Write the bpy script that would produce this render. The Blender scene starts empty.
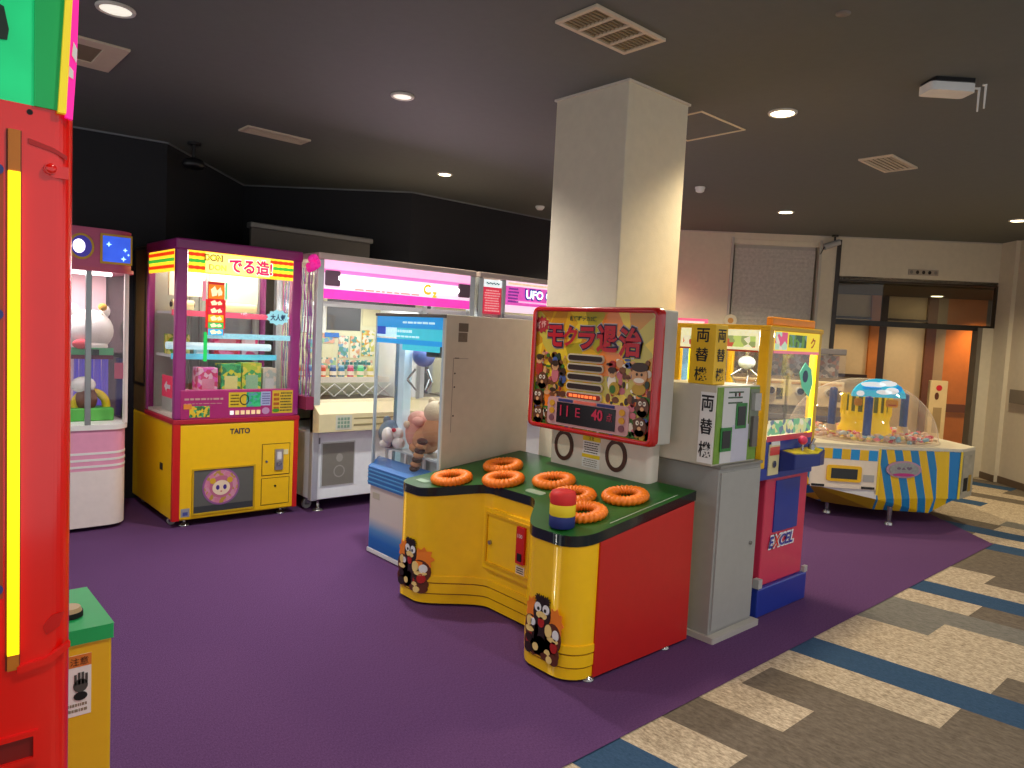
import bpy, math, random
from mathutils import Vector, Matrix
random.seed(7)
PI = math.pi
SC = bpy.context.scene
COL = SC.collection

# ------------------------------------------------------------------ materials
def lin(c):
    r = []
    for v in c[:3]:
        v = v / 255.0
        r.append(v / 12.92 if v <= 0.04045 else ((v + 0.055) / 1.055) ** 2.4)
    return (r[0], r[1], r[2], 1.0)

_M = {}
def newmat(key):
    m = bpy.data.materials.new(key); m.use_nodes = True
    nt = m.node_tree
    b = nt.nodes['Principled BSDF']
    _M[key] = m
    return m, nt, b

def mat(key, rgb, rough=0.5, metal=0.0, emit=0.0, var=0.07, scale=18.0, bump=0.0, coat=0.0, spec=None):
    if key in _M: return _M[key]
    m, nt, b = newmat(key)
    c = lin(rgb)
    tc = nt.nodes.new('ShaderNodeTexCoord')
    n = nt.nodes.new('ShaderNodeTexNoise'); n.inputs['Scale'].default_value = scale; n.inputs['Detail'].default_value = 3
    nt.links.new(tc.outputs['Object'], n.inputs['Vector'])
    mx = nt.nodes.new('ShaderNodeMix'); mx.data_type = 'RGBA'
    mx.inputs[6].default_value = tuple(max(0, v * (1 - var)) for v in c[:3]) + (1,)
    mx.inputs[7].default_value = tuple(min(1, v * (1 + var)) for v in c[:3]) + (1,)
    nt.links.new(n.outputs['Fac'], mx.inputs[0])
    nt.links.new(mx.outputs[2], b.inputs['Base Color'])
    b.inputs['Roughness'].default_value = rough
    b.inputs['Metallic'].default_value = metal
    if spec is not None: b.inputs['Specular IOR Level'].default_value = spec
    if coat: b.inputs['Coat Weight'].default_value = coat; b.inputs['Coat Roughness'].default_value = 0.1
    if emit:
        nt.links.new(mx.outputs[2], b.inputs['Emission Color']); b.inputs['Emission Strength'].default_value = emit
    if bump:
        bp = nt.nodes.new('ShaderNodeBump'); bp.inputs['Strength'].default_value = bump; bp.inputs['Distance'].default_value = 0.01
        n2 = nt.nodes.new('ShaderNodeTexNoise'); n2.inputs['Scale'].default_value = scale * 6
        nt.links.new(tc.outputs['Object'], n2.inputs['Vector'])
        nt.links.new(n2.outputs['Fac'], bp.inputs['Height']); nt.links.new(bp.outputs['Normal'], b.inputs['Normal'])
    return m

def glass(key='clear_glass', tint=(1, 1, 1), amount=0.9, haze=0.0):
    if key in _M: return _M[key]
    m = bpy.data.materials.new(key); m.use_nodes = True; _M[key] = m
    nt = m.node_tree
    for n in list(nt.nodes): nt.nodes.remove(n)
    out = nt.nodes.new('ShaderNodeOutputMaterial')
    tr = nt.nodes.new('ShaderNodeBsdfTransparent'); tr.inputs[0].default_value = tuple(t * (0.5 + amount / 2) for t in tint) + (1,)
    gl = nt.nodes.new('ShaderNodeBsdfGlossy'); gl.inputs['Roughness'].default_value = 0.03; gl.inputs[0].default_value = (1, 1, 1, 1)
    lw = nt.nodes.new('ShaderNodeLayerWeight'); lw.inputs[0].default_value = .3
    pw = nt.nodes.new('ShaderNodeMath'); pw.operation = 'POWER'; pw.inputs[1].default_value = 3.0; nt.links.new(lw.outputs['Facing'], pw.inputs[0])
    fr = nt.nodes.new('ShaderNodeMath'); fr.operation = 'MULTIPLY_ADD'; fr.inputs[1].default_value = .35; fr.inputs[2].default_value = .025; nt.links.new(pw.outputs[0], fr.inputs[0])
    mx = nt.nodes.new('ShaderNodeMixShader')
    nt.links.new(fr.outputs[0], mx.inputs[0]); nt.links.new(tr.outputs[0], mx.inputs[1]); nt.links.new(gl.outputs[0], mx.inputs[2])
    last = mx.outputs[0]
    if haze:
        df = nt.nodes.new('ShaderNodeBsdfTranslucent'); df.inputs[0].default_value = (1, .93, .9, 1)
        dd = nt.nodes.new('ShaderNodeBsdfDiffuse'); dd.inputs[0].default_value = (1, .93, .9, 1)
        m1 = nt.nodes.new('ShaderNodeMixShader'); nt.links.new(df.outputs[0], m1.inputs[1]); nt.links.new(dd.outputs[0], m1.inputs[2])
        m2 = nt.nodes.new('ShaderNodeMixShader')
        hz = nt.nodes.new('ShaderNodeMath'); hz.operation = 'MULTIPLY_ADD'; hz.inputs[1].default_value = haze * 5; hz.inputs[2].default_value = haze
        nt.links.new(pw.outputs[0], hz.inputs[0]); nt.links.new(hz.outputs[0], m2.inputs[0])
        nt.links.new(last, m2.inputs[1]); nt.links.new(m1.outputs[0], m2.inputs[2]); last = m2.outputs[0]
    nt.links.new(last, out.inputs[0])
    return m

def patches(key, cols, scale=8.0, rough=0.5, emit=0.0, stretch=(1, 1, 1), rnd=1.0, coat=0.0):
    """printed artwork: random patches of the given colours"""
    if key in _M: return _M[key]
    m, nt, b = newmat(key)
    tc = nt.nodes.new('ShaderNodeTexCoord'); mp = nt.nodes.new('ShaderNodeMapping'); mp.inputs['Scale'].default_value = stretch
    vo = nt.nodes.new('ShaderNodeTexVoronoi'); vo.inputs['Scale'].default_value = scale; vo.inputs['Randomness'].default_value = rnd
    rp = nt.nodes.new('ShaderNodeValToRGB'); rp.color_ramp.interpolation = 'CONSTANT'
    sp = nt.nodes.new('ShaderNodeSeparateColor')
    nt.links.new(tc.outputs['Object'], mp.inputs[0]); nt.links.new(mp.outputs[0], vo.inputs['Vector'])
    nt.links.new(vo.outputs['Color'], sp.inputs[0]); nt.links.new(sp.outputs[0], rp.inputs[0])
    el = rp.color_ramp.elements
    el[0].color = lin(cols[0]); el[0].position = 0
    el[1].color = lin(cols[-1]); el[1].position = (len(cols) - 1) / len(cols)
    for i in range(1, len(cols) - 1):
        e = el.new(i / len(cols)); e.color = lin(cols[i])
    nt.links.new(rp.outputs[0], b.inputs['Base Color']); b.inputs['Roughness'].default_value = rough
    if coat: b.inputs['Coat Weight'].default_value = coat
    if emit:
        nt.links.new(rp.outputs[0], b.inputs['Emission Color']); b.inputs['Emission Strength'].default_value = emit
    return m

def ramp_axis(key, axis, stops, rough=0.5, emit=0.0, const=True, scale=1.0, wobble=0.0, frac=False, vec=None):
    """printed bands along one object axis; stops = [(value, rgb)]"""
    if key in _M: return _M[key]
    m, nt, b = newmat(key)
    tc = nt.nodes.new('ShaderNodeTexCoord'); dt = nt.nodes.new('ShaderNodeVectorMath'); dt.operation = 'DOT_PRODUCT'
    v = vec or {'x': (1, 0, 0), 'y': (0, 1, 0), 'z': (0, 0, 1)}[axis]
    dt.inputs[1].default_value = v
    nt.links.new(tc.outputs['Object'], dt.inputs[0])
    src = dt.outputs['Value']
    ml = nt.nodes.new('ShaderNodeMath'); ml.operation = 'MULTIPLY'; ml.inputs[1].default_value = scale
    nt.links.new(src, ml.inputs[0]); src = ml.outputs[0]
    if wobble:
        n = nt.nodes.new('ShaderNodeTexNoise'); n.inputs['Scale'].default_value = 14
        nt.links.new(tc.outputs['Object'], n.inputs['Vector'])
        ma = nt.nodes.new('ShaderNodeMath'); ma.operation = 'MULTIPLY_ADD'; ma.inputs[1].default_value = wobble
        nt.links.new(n.outputs['Fac'], ma.inputs[0]); nt.links.new(src, ma.inputs[2]); src = ma.outputs[0]
    if frac:
        f = nt.nodes.new('ShaderNodeMath'); f.operation = 'FRACT'; nt.links.new(src, f.inputs[0]); src = f.outputs[0]
    rp = nt.nodes.new('ShaderNodeValToRGB'); rp.color_ramp.interpolation = 'CONSTANT' if const else 'LINEAR'
    nt.links.new(src, rp.inputs[0])
    el = rp.color_ramp.elements
    el[0].position = stops[0][0]; el[0].color = lin(stops[0][1])
    el[1].position = stops[-1][0]; el[1].color = lin(stops[-1][1])
    for p, c in stops[1:-1]:
        e = el.new(p); e.color = lin(c)
    nt.links.new(rp.outputs[0], b.inputs['Base Color']); b.inputs['Roughness'].default_value = rough
    if emit:
        nt.links.new(rp.outputs[0], b.inputs['Emission Color']); b.inputs['Emission Strength'].default_value = emit
    return m

def carpet(key, c1, c2, scale=160.0, mid=0.5, contrast=0.35):
    m, nt, b = newmat(key)
    tc = nt.nodes.new('ShaderNodeTexCoord')
    n = nt.nodes.new('ShaderNodeTexNoise'); n.inputs['Scale'].default_value = scale; n.inputs['Detail'].default_value = 4
    n.inputs['Roughness'].default_value = 0.7
    mp = nt.nodes.new('ShaderNodeMapping'); mp.inputs['Scale'].default_value = (1, .45, 1)
    nt.links.new(tc.outputs['Object'], mp.inputs[0]); nt.links.new(mp.outputs[0], n.inputs['Vector'])
    rp = nt.nodes.new('ShaderNodeValToRGB')
    rp.color_ramp.elements[0].position = mid - contrast / 2; rp.color_ramp.elements[0].color = lin(c1)
    rp.color_ramp.elements[1].position = mid + contrast / 2; rp.color_ramp.elements[1].color = lin(c2)
    nt.links.new(n.outputs['Fac'], rp.inputs[0]); nt.links.new(rp.outputs[0], b.inputs['Base Color'])
    b.inputs['Roughness'].default_value = 0.95; b.inputs['Specular IOR Level'].default_value = 0.1
    bp = nt.nodes.new('ShaderNodeBump'); bp.inputs['Strength'].default_value = 0.6; bp.inputs['Distance'].default_value = 0.006
    nt.links.new(n.outputs['Fac'], bp.inputs['Height']); nt.links.new(bp.outputs['Normal'], b.inputs['Normal'])
    return m

GL = glass()
SIL = mat('brushed_silver', (190, 190, 190), .3, .9)
STEEL = mat('steel_foot', (170, 170, 168), .25, .9)
BLK = mat('black_plastic', (18, 18, 20), .4)
DARK = mat('dark_gap', (10, 10, 10), .8)
WHT = mat('white_plastic', (232, 232, 228), .4)
CREAM = mat('cream_plastic', (222, 214, 190), .45)
GREYL = mat('light_grey_metal', (175, 175, 172), .4)
YEL = mat('yellow_panel', (252, 200, 8), .35, coat=.2)
RED = mat('red_panel', (205, 26, 20), .35, coat=.2)

# ------------------------------------------------------------------ mesh builder
class MB:
    def __init__(s):
        s.v = []; s.f = []; s.m = []; s.sm = []; s.mats = []
    def mi(s, m):
        if m not in s.mats: s.mats.append(m)
        return s.mats.index(m)
    def add(s, vs, fs, m, smooth=False):
        o = len(s.v); k = s.mi(m)
        s.v += [tuple(v) for v in vs]
        for f in fs:
            s.f.append([i + o for i in f]); s.m.append(k); s.sm.append(smooth)
        return s
    def box(s, x0, x1, y0, y1, z0, z1, m):
        vs = [(x, y, z) for z in (z0, z1) for x, y in ((x0, y0), (x1, y0), (x1, y1), (x0, y1))]
        return s.add(vs, [(3, 2, 1, 0), (4, 5, 6, 7), (0, 1, 5, 4), (1, 2, 6, 5), (2, 3, 7, 6), (3, 0, 4, 7)], m)
    def prism(s, pts, z0, z1, m, smooth=False, mtop=None):
        """vertical prism; z0/z1 may be functions of (x, y)"""
        a = z0 if callable(z0) else (lambda x, y: z0)
        b = z1 if callable(z1) else (lambda x, y: z1)
        n = len(pts)
        vs = [(x, y, a(x, y)) for x, y in pts] + [(x, y, b(x, y)) for x, y in pts]
        s.add(vs, [(i, (i + 1) % n, n + (i + 1) % n, n + i) for i in range(n)], m, smooth)
        s.add(vs[:n], [list(range(n))[::-1]], m)
        s.add(vs[n:], [list(range(n))], mtop or m)
        return s
    def cyl(s, p0, p1, r0, r1, m, n=20, smooth=True, caps=True):
        p0 = Vector(p0); p1 = Vector(p1); d = (p1 - p0).normalized()
        u = d.orthogonal().normalized(); w = d.cross(u)
        vs = []
        for p, r in ((p0, r0), (p1, r1)):
            for i in range(n):
                a = 2 * PI * i / n; vs.append(p + (u * math.cos(a) + w * math.sin(a)) * r)
        s.add(vs, [(i, (i + 1) % n, n + (i + 1) % n, n + i) for i in range(n)], m, smooth)
        if caps:
            s.add(vs[:n], [list(range(n))[::-1]], m); s.add(vs[n:], [list(range(n))], m)
        return s
    def lathe(s, prof, c, m, n=24, smooth=True):
        """profile [(r, z)] about the vertical through c"""
        vs = []
        for r, z in prof:
            for i in range(n):
                a = 2 * PI * i / n; vs.append((c[0] + r * math.cos(a), c[1] + r * math.sin(a), c[2] + z))
        fs = []
        for j in range(len(prof) - 1):
            for i in range(n):
                fs.append((j * n + i, j * n + (i + 1) % n, (j + 1) * n + (i + 1) % n, (j + 1) * n + i))
        s.add(vs, fs, m, smooth)
        s.add(vs[:n], [list(range(n))[::-1]], m); s.add(vs[-n:], [list(range(n))], m)
        return s
    def ell(s, c, r, m, n=16, rot=None):
        vs = []; fs = []; k = n // 2
        if not hasattr(r, '__len__'): r = (r, r, r)
        for j in range(1, k):
            t = PI * j / k
            for i in range(n):
                a = 2 * PI * i / n
                vs.append(Vector((r[0] * math.sin(t) * math.cos(a), r[1] * math.sin(t) * math.sin(a), r[2] * math.cos(t))))
        vs += [Vector((0, 0, r[2])), Vector((0, 0, -r[2]))]
        if rot is not None: vs = [rot @ v for v in vs]
        vs = [v + Vector(c) for v in vs]
        for j in range(k - 2):
            for i in range(n):
                fs.append((j * n + i, (j + 1) * n + i, (j + 1) * n + (i + 1) % n, j * n + (i + 1) % n))
        T = len(vs) - 2
        for i in range(n):
            fs.append((T, i, (i + 1) % n)); fs.append((T + 1, (k - 2) * n + (i + 1) % n, (k - 2) * n + i))
        return s.add(vs, fs, m, True)
    def torus(s, c, R, r, m, n=32, k=12, M=None, scallop=0, sa=0.0, rz=1.0):
        vs = []; fs = []
        for i in range(n):
            a = 2 * PI * i / n
            rr = r * (1 + sa * math.cos(scallop * a)) if scallop else r
            for j in range(k):
                b = 2 * PI * j / k
                v = Vector(((R + rr * math.cos(b)) * math.cos(a), (R + rr * math.cos(b)) * math.sin(a), rr * math.sin(b) * rz))
                if M is not None: v = M @ v
                vs.append(v + Vector(c))
        for i in range(n):
            for j in range(k):
                fs.append((i * k + j, ((i + 1) % n) * k + j, ((i + 1) % n) * k + (j + 1) % k, i * k + (j + 1) % k))
        return s.add(vs, fs, m, True)
    # --- things lying on a face: F (normal -y), L (normal -x), R (normal +x), U (normal +z)
    @staticmethod
    def fp(face, off, u, v, t):
        if callable(face): return face(u, v, t)
        return {'F': (u, off - t, v), 'L': (off - t, u, v), 'R': (off + t, u, v), 'U': (u, v, off + t)}[face]
    def fpoly(s, face, off, pts, m, t=0.003):
        n = len(pts)
        a = [s.fp(face, off, u, v, 0) for u, v in pts]; b = [s.fp(face, off, u, v, t) for u, v in pts]
        s.add(a + b, [(i, (i + 1) % n, n + (i + 1) % n, n + i) for i in range(n)], m)
        s.add(b, [list(range(n))], m)
        return s
    def fbox(s, face, off, u0, u1, v0, v1, m, t=0.003):
        return s.fpoly(face, off, [(u0, v0), (u1, v0), (u1, v1), (u0, v1)], m, t)
    def foval(s, face, off, uc, vc, ru, rv, m, t=0.003, n=28, star=0.0):
        pts = []
        for i in range(n):
            a = 2 * PI * i / n; k = 1 + (star * (-1) ** i if star else 0)
            pts.append((uc + ru * k * math.cos(a), vc + rv * k * math.sin(a)))
        return s.fpoly(face, off, pts, m, t)
    def fring(s, face, off, uc, vc, ru, rv, w, m, t=0.003, n=36):
        o = [(uc + ru * math.cos(2 * PI * i / n), vc + rv * math.sin(2 * PI * i / n)) for i in range(n)]
        q = [(uc + (ru - w) * math.cos(2 * PI * i / n), vc + (rv - w) * math.sin(2 * PI * i / n)) for i in range(n)]
        vs = [s.fp(face, off, u, v, t) for u, v in o + q]
        s.add(vs, [(i, (i + 1) % n, n + (i + 1) % n, n + i) for i in range(n)], m)
        vs = [s.fp(face, off, u, v, 0) for u, v in o] + [s.fp(face, off, u, v, t) for u, v in o]
        return s.add(vs, [(i, (i + 1) % n, n + (i + 1) % n, n + i) for i in range(n)], m)
    def frame(s, face, off, u0, u1, v0, v1, w, m, t=0.01):
        s.fbox(face, off, u0, u1, v1 - w, v1, m, t); s.fbox(face, off, u0, u1, v0, v0 + w, m, t)
        s.fbox(face, off, u0, u0 + w, v0 + w, v1 - w, m, t); return s.fbox(face, off, u1 - w, u1, v0 + w, v1 - w, m, t)
    def text(s, txt, face, off, uc, vc, m, w=None, h=None, t=0.004, bold=0.0, shear=0.0, flip=False, slope=0.0):
        c = bpy.data.curves.new('t', 'FONT'); c.body = txt; c.offset = bold; c.shear = shear
        c.resolution_u = 3
        o = bpy.data.objects.new('t', c)
        me = bpy.data.meshes.new_from_object(o)
        vs = [v.co.copy() for v in me.vertices]; fs = [list(p.vertices) for p in me.polygons]
        bpy.data.objects.remove(o); bpy.data.curves.remove(c); bpy.data.meshes.remove(me)
        if not vs: return s
        x0 = min(v.x for v in vs); x1 = max(v.x for v in vs); y0 = min(v.y for v in vs); y1 = max(v.y for v in vs)
        sx = w / (x1 - x0) if w else h / (y1 - y0)
        sy = h / (y1 - y0) if h else sx
        out = []
        for v in vs:
            u = (v.x - (x0 + x1) / 2) * sx; q = (v.y - (y0 + y1) / 2) * sy + slope * u
            if flip: u = -u
            out.append(s.fp(face, off, uc + u, vc + q, t))
        return s.add(out, fs, m)
    def lines(s, face, off, u0, u1, v0, v1, n, m, t=0.004, seed=1, lw=0.45):
        """rows of illegible small print"""
        r = random.Random(seed); h = (v1 - v0) / n
        for i in range(n):
            v = v0 + h * (i + .5); u = u0 + r.random() * (u1 - u0) * .08
            while u < u1 - (u1 - u0) * .08:
                l = (u1 - u0) * r.uniform(.04, .16); e = min(u1, u + l)
                s.fbox(face, off, u, e, v - h * lw / 2, v + h * lw / 2, m, t); u = e + (u1 - u0) * .03
        return s
    def build(s, name, parent=None, bevel=0.0, seg=2, loc=None):
        me = bpy.data.meshes.new(name)
        me.from_pydata(s.v, [], s.f)
        for m in s.mats: me.materials.append(m)
        for p, k, q in zip(me.polygons, s.m, s.sm):
            p.material_index = k; p.use_smooth = q
        me.update()
        import bmesh
        bm = bmesh.new(); bm.from_mesh(me); bmesh.ops.recalc_face_normals(bm, faces=bm.faces[:]) if s.closed() else None
        bm.to_mesh(me); bm.free()
        o = bpy.data.objects.new(name, me); COL.objects.link(o)
        if parent is not None: o.parent = parent
        if loc: o.location = loc
        if bevel:
            b = o.modifiers.new('bevel', 'BEVEL'); b.width = bevel; b.segments = seg; b.limit_method = 'ANGLE'; b.angle_limit = math.radians(40)
            b.use_clamp_overlap = True
        return o
    def closed(s): return True

def thing(name, label, cat, loc=(0, 0, 0), rot=0.0, group=None):
    o = bpy.data.objects.new(name, None); COL.objects.link(o); o.empty_display_size = .1
    o.location = loc; o.rotation_euler = (0, 0, math.radians(rot))
    return tag(o, label, cat, group)
def tag(o, label, cat, group=None):
    o['label'] = label; o['category'] = cat
    if group: o['group'] = group
    return o
def struct(o): o['kind'] = 'structure'; return o
def foot(x, y, h, r=0.035, m=None):
    return MB().lathe([(r * .95, 0), (r, .004), (r * .8, .012), (r * .3, .02), (r * .25, h * .7), (r * .3, h)], (x, y, 0), m or STEEL, 16)
def caster(x, y, r=.035):
    b = MB(); b.cyl((x, y - .014, r), (x, y + .014, r), r, r, mat('caster_wheel', (150, 150, 148), .4), 20)
    b.box(x - .02, x + .02, y - .02, y - .016, r * .9, r * 2 + .012, STEEL); b.box(x - .02, x + .02, y + .016, y + .02, r * .9, r * 2 + .012, STEEL)
    b.box(x - .022, x + .022, y - .022, y + .022, r * 2 + .004, r * 2 + .014, STEEL); return b

# ------------------------------------------------------------------ room
H = 2.90
WALLD = mat('black_wall_paint', (30, 31, 36), .8)
WALLW = mat('warm_white_wallpaper', (218, 208, 186), .8, bump=.1)
CEIL = mat('charcoal_ceiling', (98, 102, 98), .75, bump=.05)
def wall(name, p, q, z0, z1, m, th=.1):
    p = Vector(p); q = Vector(q); d = (q - p).normalized(); n = Vector((-d.y, d.x)) * th   # thickness away from the room
    b = MB(); b.prism([tuple(p), tuple(q), tuple(q + n), tuple(p + n)], z0, z1, m)
    return struct(b.build(name))
black = [(-2.2, 6.95), (1.83, 6.36), (2.94, 7.61), (4.2, 6.37), (6.73, 6.37)]
names = ['wall_left', 'wall_left', 'wall_back', 'wall_back']
for i in range(4): wall(names[i], black[i], black[i + 1], 0, H, WALLD)
S2 = math.sqrt(.5)
def W(u, n=0.0):          # white wall runs from (6.73,6.37) along (1,-1); n = metres in front of it (towards the room)
    return (6.73 + u * S2 - n * S2, 6.37 - u * S2 - n * S2)
def onwall(u, v, t): x, y = W(u, t); return (x, y, v)
LW = 5.16
BL0, BL1 = 1.93, 2.98     # recessed blind bay
D0, D1 = 3.24, 5.00       # doorway
T1 = 5.16
def wp(name, u0, u1, z0, z1, m, n0=-.12, n1=0.0, kind=True, parent=None):
    b = MB(); b.prism([W(u0, n1), W(u1, n1), W(u1, n0), W(u0, n0)], z0, z1, m)
    o = b.build(name, parent); return struct(o) if kind else o
wp('wall_back', 0, BL0, 0, H, WALLW); wp('wall_back', BL0, BL1, 2.82, H, WALLW)
wp('wall_back', BL1, D0, 0, H, WALLW); wp('wall_back', D0, LW + .12, 2.38, H, WALLW)
wp('wall_back', D1, LW + .12, 0, 1.86, WALLW)
# recess with lattice blind
LAT = ramp_axis('blind_mesh', 'z', [(0, (120, 116, 112)), (.08, (150, 146, 140)), (1, (150, 146, 140))], .8, scale=11, frac=True)
nt = LAT.node_tree
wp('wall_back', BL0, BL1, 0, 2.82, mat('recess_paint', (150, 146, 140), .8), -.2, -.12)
tb = thing('window_blind', 'grey mesh roller blind filling the tall recess in the white wall', 'blind', (*W(BL0, -.05), 0), -45)
b = MB(); L = BL1 - BL0
rb = random.Random(3)
NB = 46
for i in range(NB):      # woven slats
    z = .3 + i * (2.42 / NB); b.box(.03, L - .03, 0.0, .012, z, z + .050, mat('blind_weave', (196, 190, 182), .8, var=.35, scale=28))
b.box(.03, L - .03, .012, .016, .3, 2.76, mat('blind_back', (176, 172, 166), .8))
b.build('blind_fabric', tb)
MB().box(.0, L, -.03, .04, 2.76, 2.82, CREAM).build('head_rail', tb, .004)
# window side trims
for u in (BL0 - .03, BL1): wp('trim_1' if u < BL1 else 'trim_2', u, u + .03, 0, 2.84, mat('recess_trim', (190, 186, 176), .5), -.02, .012)
# right wall (perpendicular), runs back towards the viewer's right
C0 = W(LW)
b = MB(); P0 = Vector(C0); dv = Vector((-S2, -S2)); nv = Vector((S2, -S2))
def RW(u, n=0.0): p = P0 + dv * u - nv * n; return (p.x, p.y)
b = MB(); b.prism([RW(0), RW(.28), RW(.28, -.12), RW(0, -.12)], 0, H, WALLW); struct(b.build('wall_right'))
b = MB(); b.prism([RW(.28, -.05), RW(3.2, -.05), RW(3.2, -.17), RW(.28, -.17)], 0, H, mat('right_wall_panel', (200, 188, 168), .8)); struct(b.build('wall_right'))
b = MB(); b.prism([RW(0, .012), RW(.28, .012), RW(.28, 0), RW(0, 0)], 0, .08, mat('brown_baseboard', (96, 78, 62), .5)); struct(b.build('baseboard_right'))
b = MB(); b.prism([RW(.28, -.04), RW(3.2, -.04), RW(3.2, -.052), RW(.28, -.052)], 0, .08, _M['brown_baseboard']); struct(b.build('baseboard_right'))
wp('baseboard_back', BL1 + .03, D0 - .06, 0, .08, _M['brown_baseboard'], 0, .012)
# small grey fire cabinet plate on the right wall
b = MB(); b.prism([RW(.42, .0), RW(.75, .0), RW(.75, -.05), RW(.42, -.05)], .98, 1.14, mat('grey_plate', (120, 110, 98), .5))
tag(b.build('wall_plate', None, .004), 'small grey rectangular plate on the wall at the far right edge', 'plate')

# doorway: frame, hanging glass smoke screen, black bar
FRM = mat('dark_bronze_frame', (52, 42, 32), .4)
wp('trim_3', D0 - .05, D0, 0, 2.86, FRM, -.12, .015); wp('trim_4', D1 - .03, D1 + .02, 0, 1.86, mat('grey_jamb', (120, 112, 100), .5), -.12, .012)
wp('trim_5', D0, T1, 2.36, 2.42, FRM, -.06, .0); wp('trim_6', T1 - .02, T1, 1.86, 2.38, FRM, -.05, .005)
ts = thing('smoke_screen', 'clear hanging glass smoke screen with black bottom bar over the corridor opening', 'glass screen', (*W(D0, -.03), 0), -45)
MB().box(0, T1 - D0 - .04, 0, .008, 1.88, 2.36, glass('smoke_glass', (.86, .86, .8), .8)).build('glass_pane', ts)
MB().box(0, T1 - D0 + .01, -.02, .02, 1.82, 1.885, BLK).build('bottom_bar', ts, .003)
# sign plate over the door
t = thing('room_sign', 'small pale sign plate with dark characters above the corridor opening', 'sign', (*W(4.07, .012), 2.47), -45)
MB().box(0, .36, 0, .011, 0, .07, mat('sign_plate', (176, 164, 146), .5)).build('plate', t, .002)
for i, k in enumerate((90, 50, 50, 30, 100)):
    b = MB(); b.foval('F', 0, .035 + i * .073, .035, .02, .023, mat('sign_char%d' % i, (k + 40, k + 34, k + 26) if i in (0, 4) else (k, k - 8, k - 14), .6), .002, 10); b.build('character', t)

# corridor beyond the doorway
PCR = mat('corridor_cream_panel', (226, 198, 152), .6); PWD = mat('orange_wood', (206, 122, 48), .5, var=.2, scale=6); PDK = mat('dark_wood_frame', (62, 38, 24), .5)
CN = -1.85
def cz(name, u0, u1, z0, z1, m, n=CN, d=.05): return wp(name, u0, u1, z0, z1, m, n - d, n)
cz('wall_corridor', 2.6, 8.2, 0, 2.5, PCR, CN - .05)
UC = 0
corr = [('orange', 4.46, 4.59, PWD), ('dark', 4.59, 4.70, PDK), ('brown', 5.28, 5.42, mat('brown_wood', (116, 66, 34), .5, var=.2)), ('grey', 5.42, 5.56, mat('beige_column', (170, 146, 112), .6)), ('orange', 5.56, 6.12, PWD), ('edge', 6.12, 7.0, mat('grey_jamb2', (110, 100, 86), .6))]
for k, (nn, u0, u1, m) in enumerate(corr): cz('trim_%d' % (7 + k), u0, u1, 0, 2.5, m, CN, .05)
cz('trim_13', 3.1, 4.46, 1.10, 1.15, PDK, CN + .02, .05); cz('trim_14', 5.56, 6.12, .66, .78, mat('wall_ledge', (120, 70, 34), .5), CN + .02, .05)
cz('trim_15', 2.9, 4.46, 1.98, 2.01, PDK, CN + .01, .03); cz('trim_16', 4.70, 5.28, 1.98, 2.01, PDK, CN + .01, .03)
b = MB(); b.prism([W(2.6, -.12), W(8.2, -.12), W(8.2, CN - .1), W(2.6, CN - .1)], 2.34, 2.56, mat('corridor_ceiling', (84, 76, 66), .8)); struct(b.build('ceiling'))
b = MB(); b.prism([W(2.6, -.12), W(2.6, CN), W(2.5, CN), W(2.5, -.12)], 0, 2.5, PCR); struct(b.build('wall_corridor'))
b = MB(); b.prism([W(8.2, -.12), W(8.2, CN), W(8.3, CN), W(8.3, -.12)], 0, 2.5, PCR); struct(b.build('wall_corridor'))

# ceiling slab
b = MB(); b.prism([(-3, -2.5), (12.5, -2.5), (12.5, 3.5), (9, 8.5), (-3, 8.5)], H, H + .1, CEIL); struct(b.build('ceiling'))
# slim pale line where the black wall meets the ceiling
LINE = mat('ceiling_trim_line', (120, 124, 128), .5)
for i in range(4):
    p = Vector(black[i]); q = Vector(black[i + 1]); d = (q - p).normalized(); n = Vector((d.y, -d.x)) * .012
    b = MB(); b.prism([tuple(p), tuple(q), tuple(q + n), tuple(p + n)], H - .012, H, LINE); struct(b.build('trim_%d' % (17 + i)))
for k, (a, c) in enumerate((((0, BL0)), ((BL1, LW)))):
    wp('trim_%d' % (21 + k), a, c, H - .015, H, mat('white_cornice', (196, 188, 176), .6), 0, .012)

# floor
PUR = carpet('purple_carpet', (74, 46, 86), (106, 72, 116), 200, contrast=.5)
b = MB()
PURP = [(-3, -.2), (-3, 9), (9.5, 9), (11, 6.0), (7.46, 2.31), (6.78, 1.64), (-3, 1.64)]
b.add([(x, y, 0) for x, y in [(-3, 1.64), (6.78, 1.64), (7.46, 2.31), (8.7, 3.5), (8.7, 9), (-3, 9)]], [(0, 1, 2, 3, 4, 5)], PUR)
struct(b.build('floor'))
CL = carpet('carpet_light', (112, 96, 78), (222, 204, 176), 90, contrast=.5)
CD = carpet('carpet_taupe', (84, 76, 66), (124, 112, 98), 60, contrast=.5)
CG = carpet('carpet_grey', (96, 94, 88), (134, 130, 122), 60, contrast=.5)
CB = carpet('carpet_blue', (42, 66, 92), (62, 88, 116), 120, contrast=.5)
b = MB(); wx = .262; Y0 = 1.64
segs = {}   # column -> [(y_top, material)]
X0 = 1.85
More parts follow.
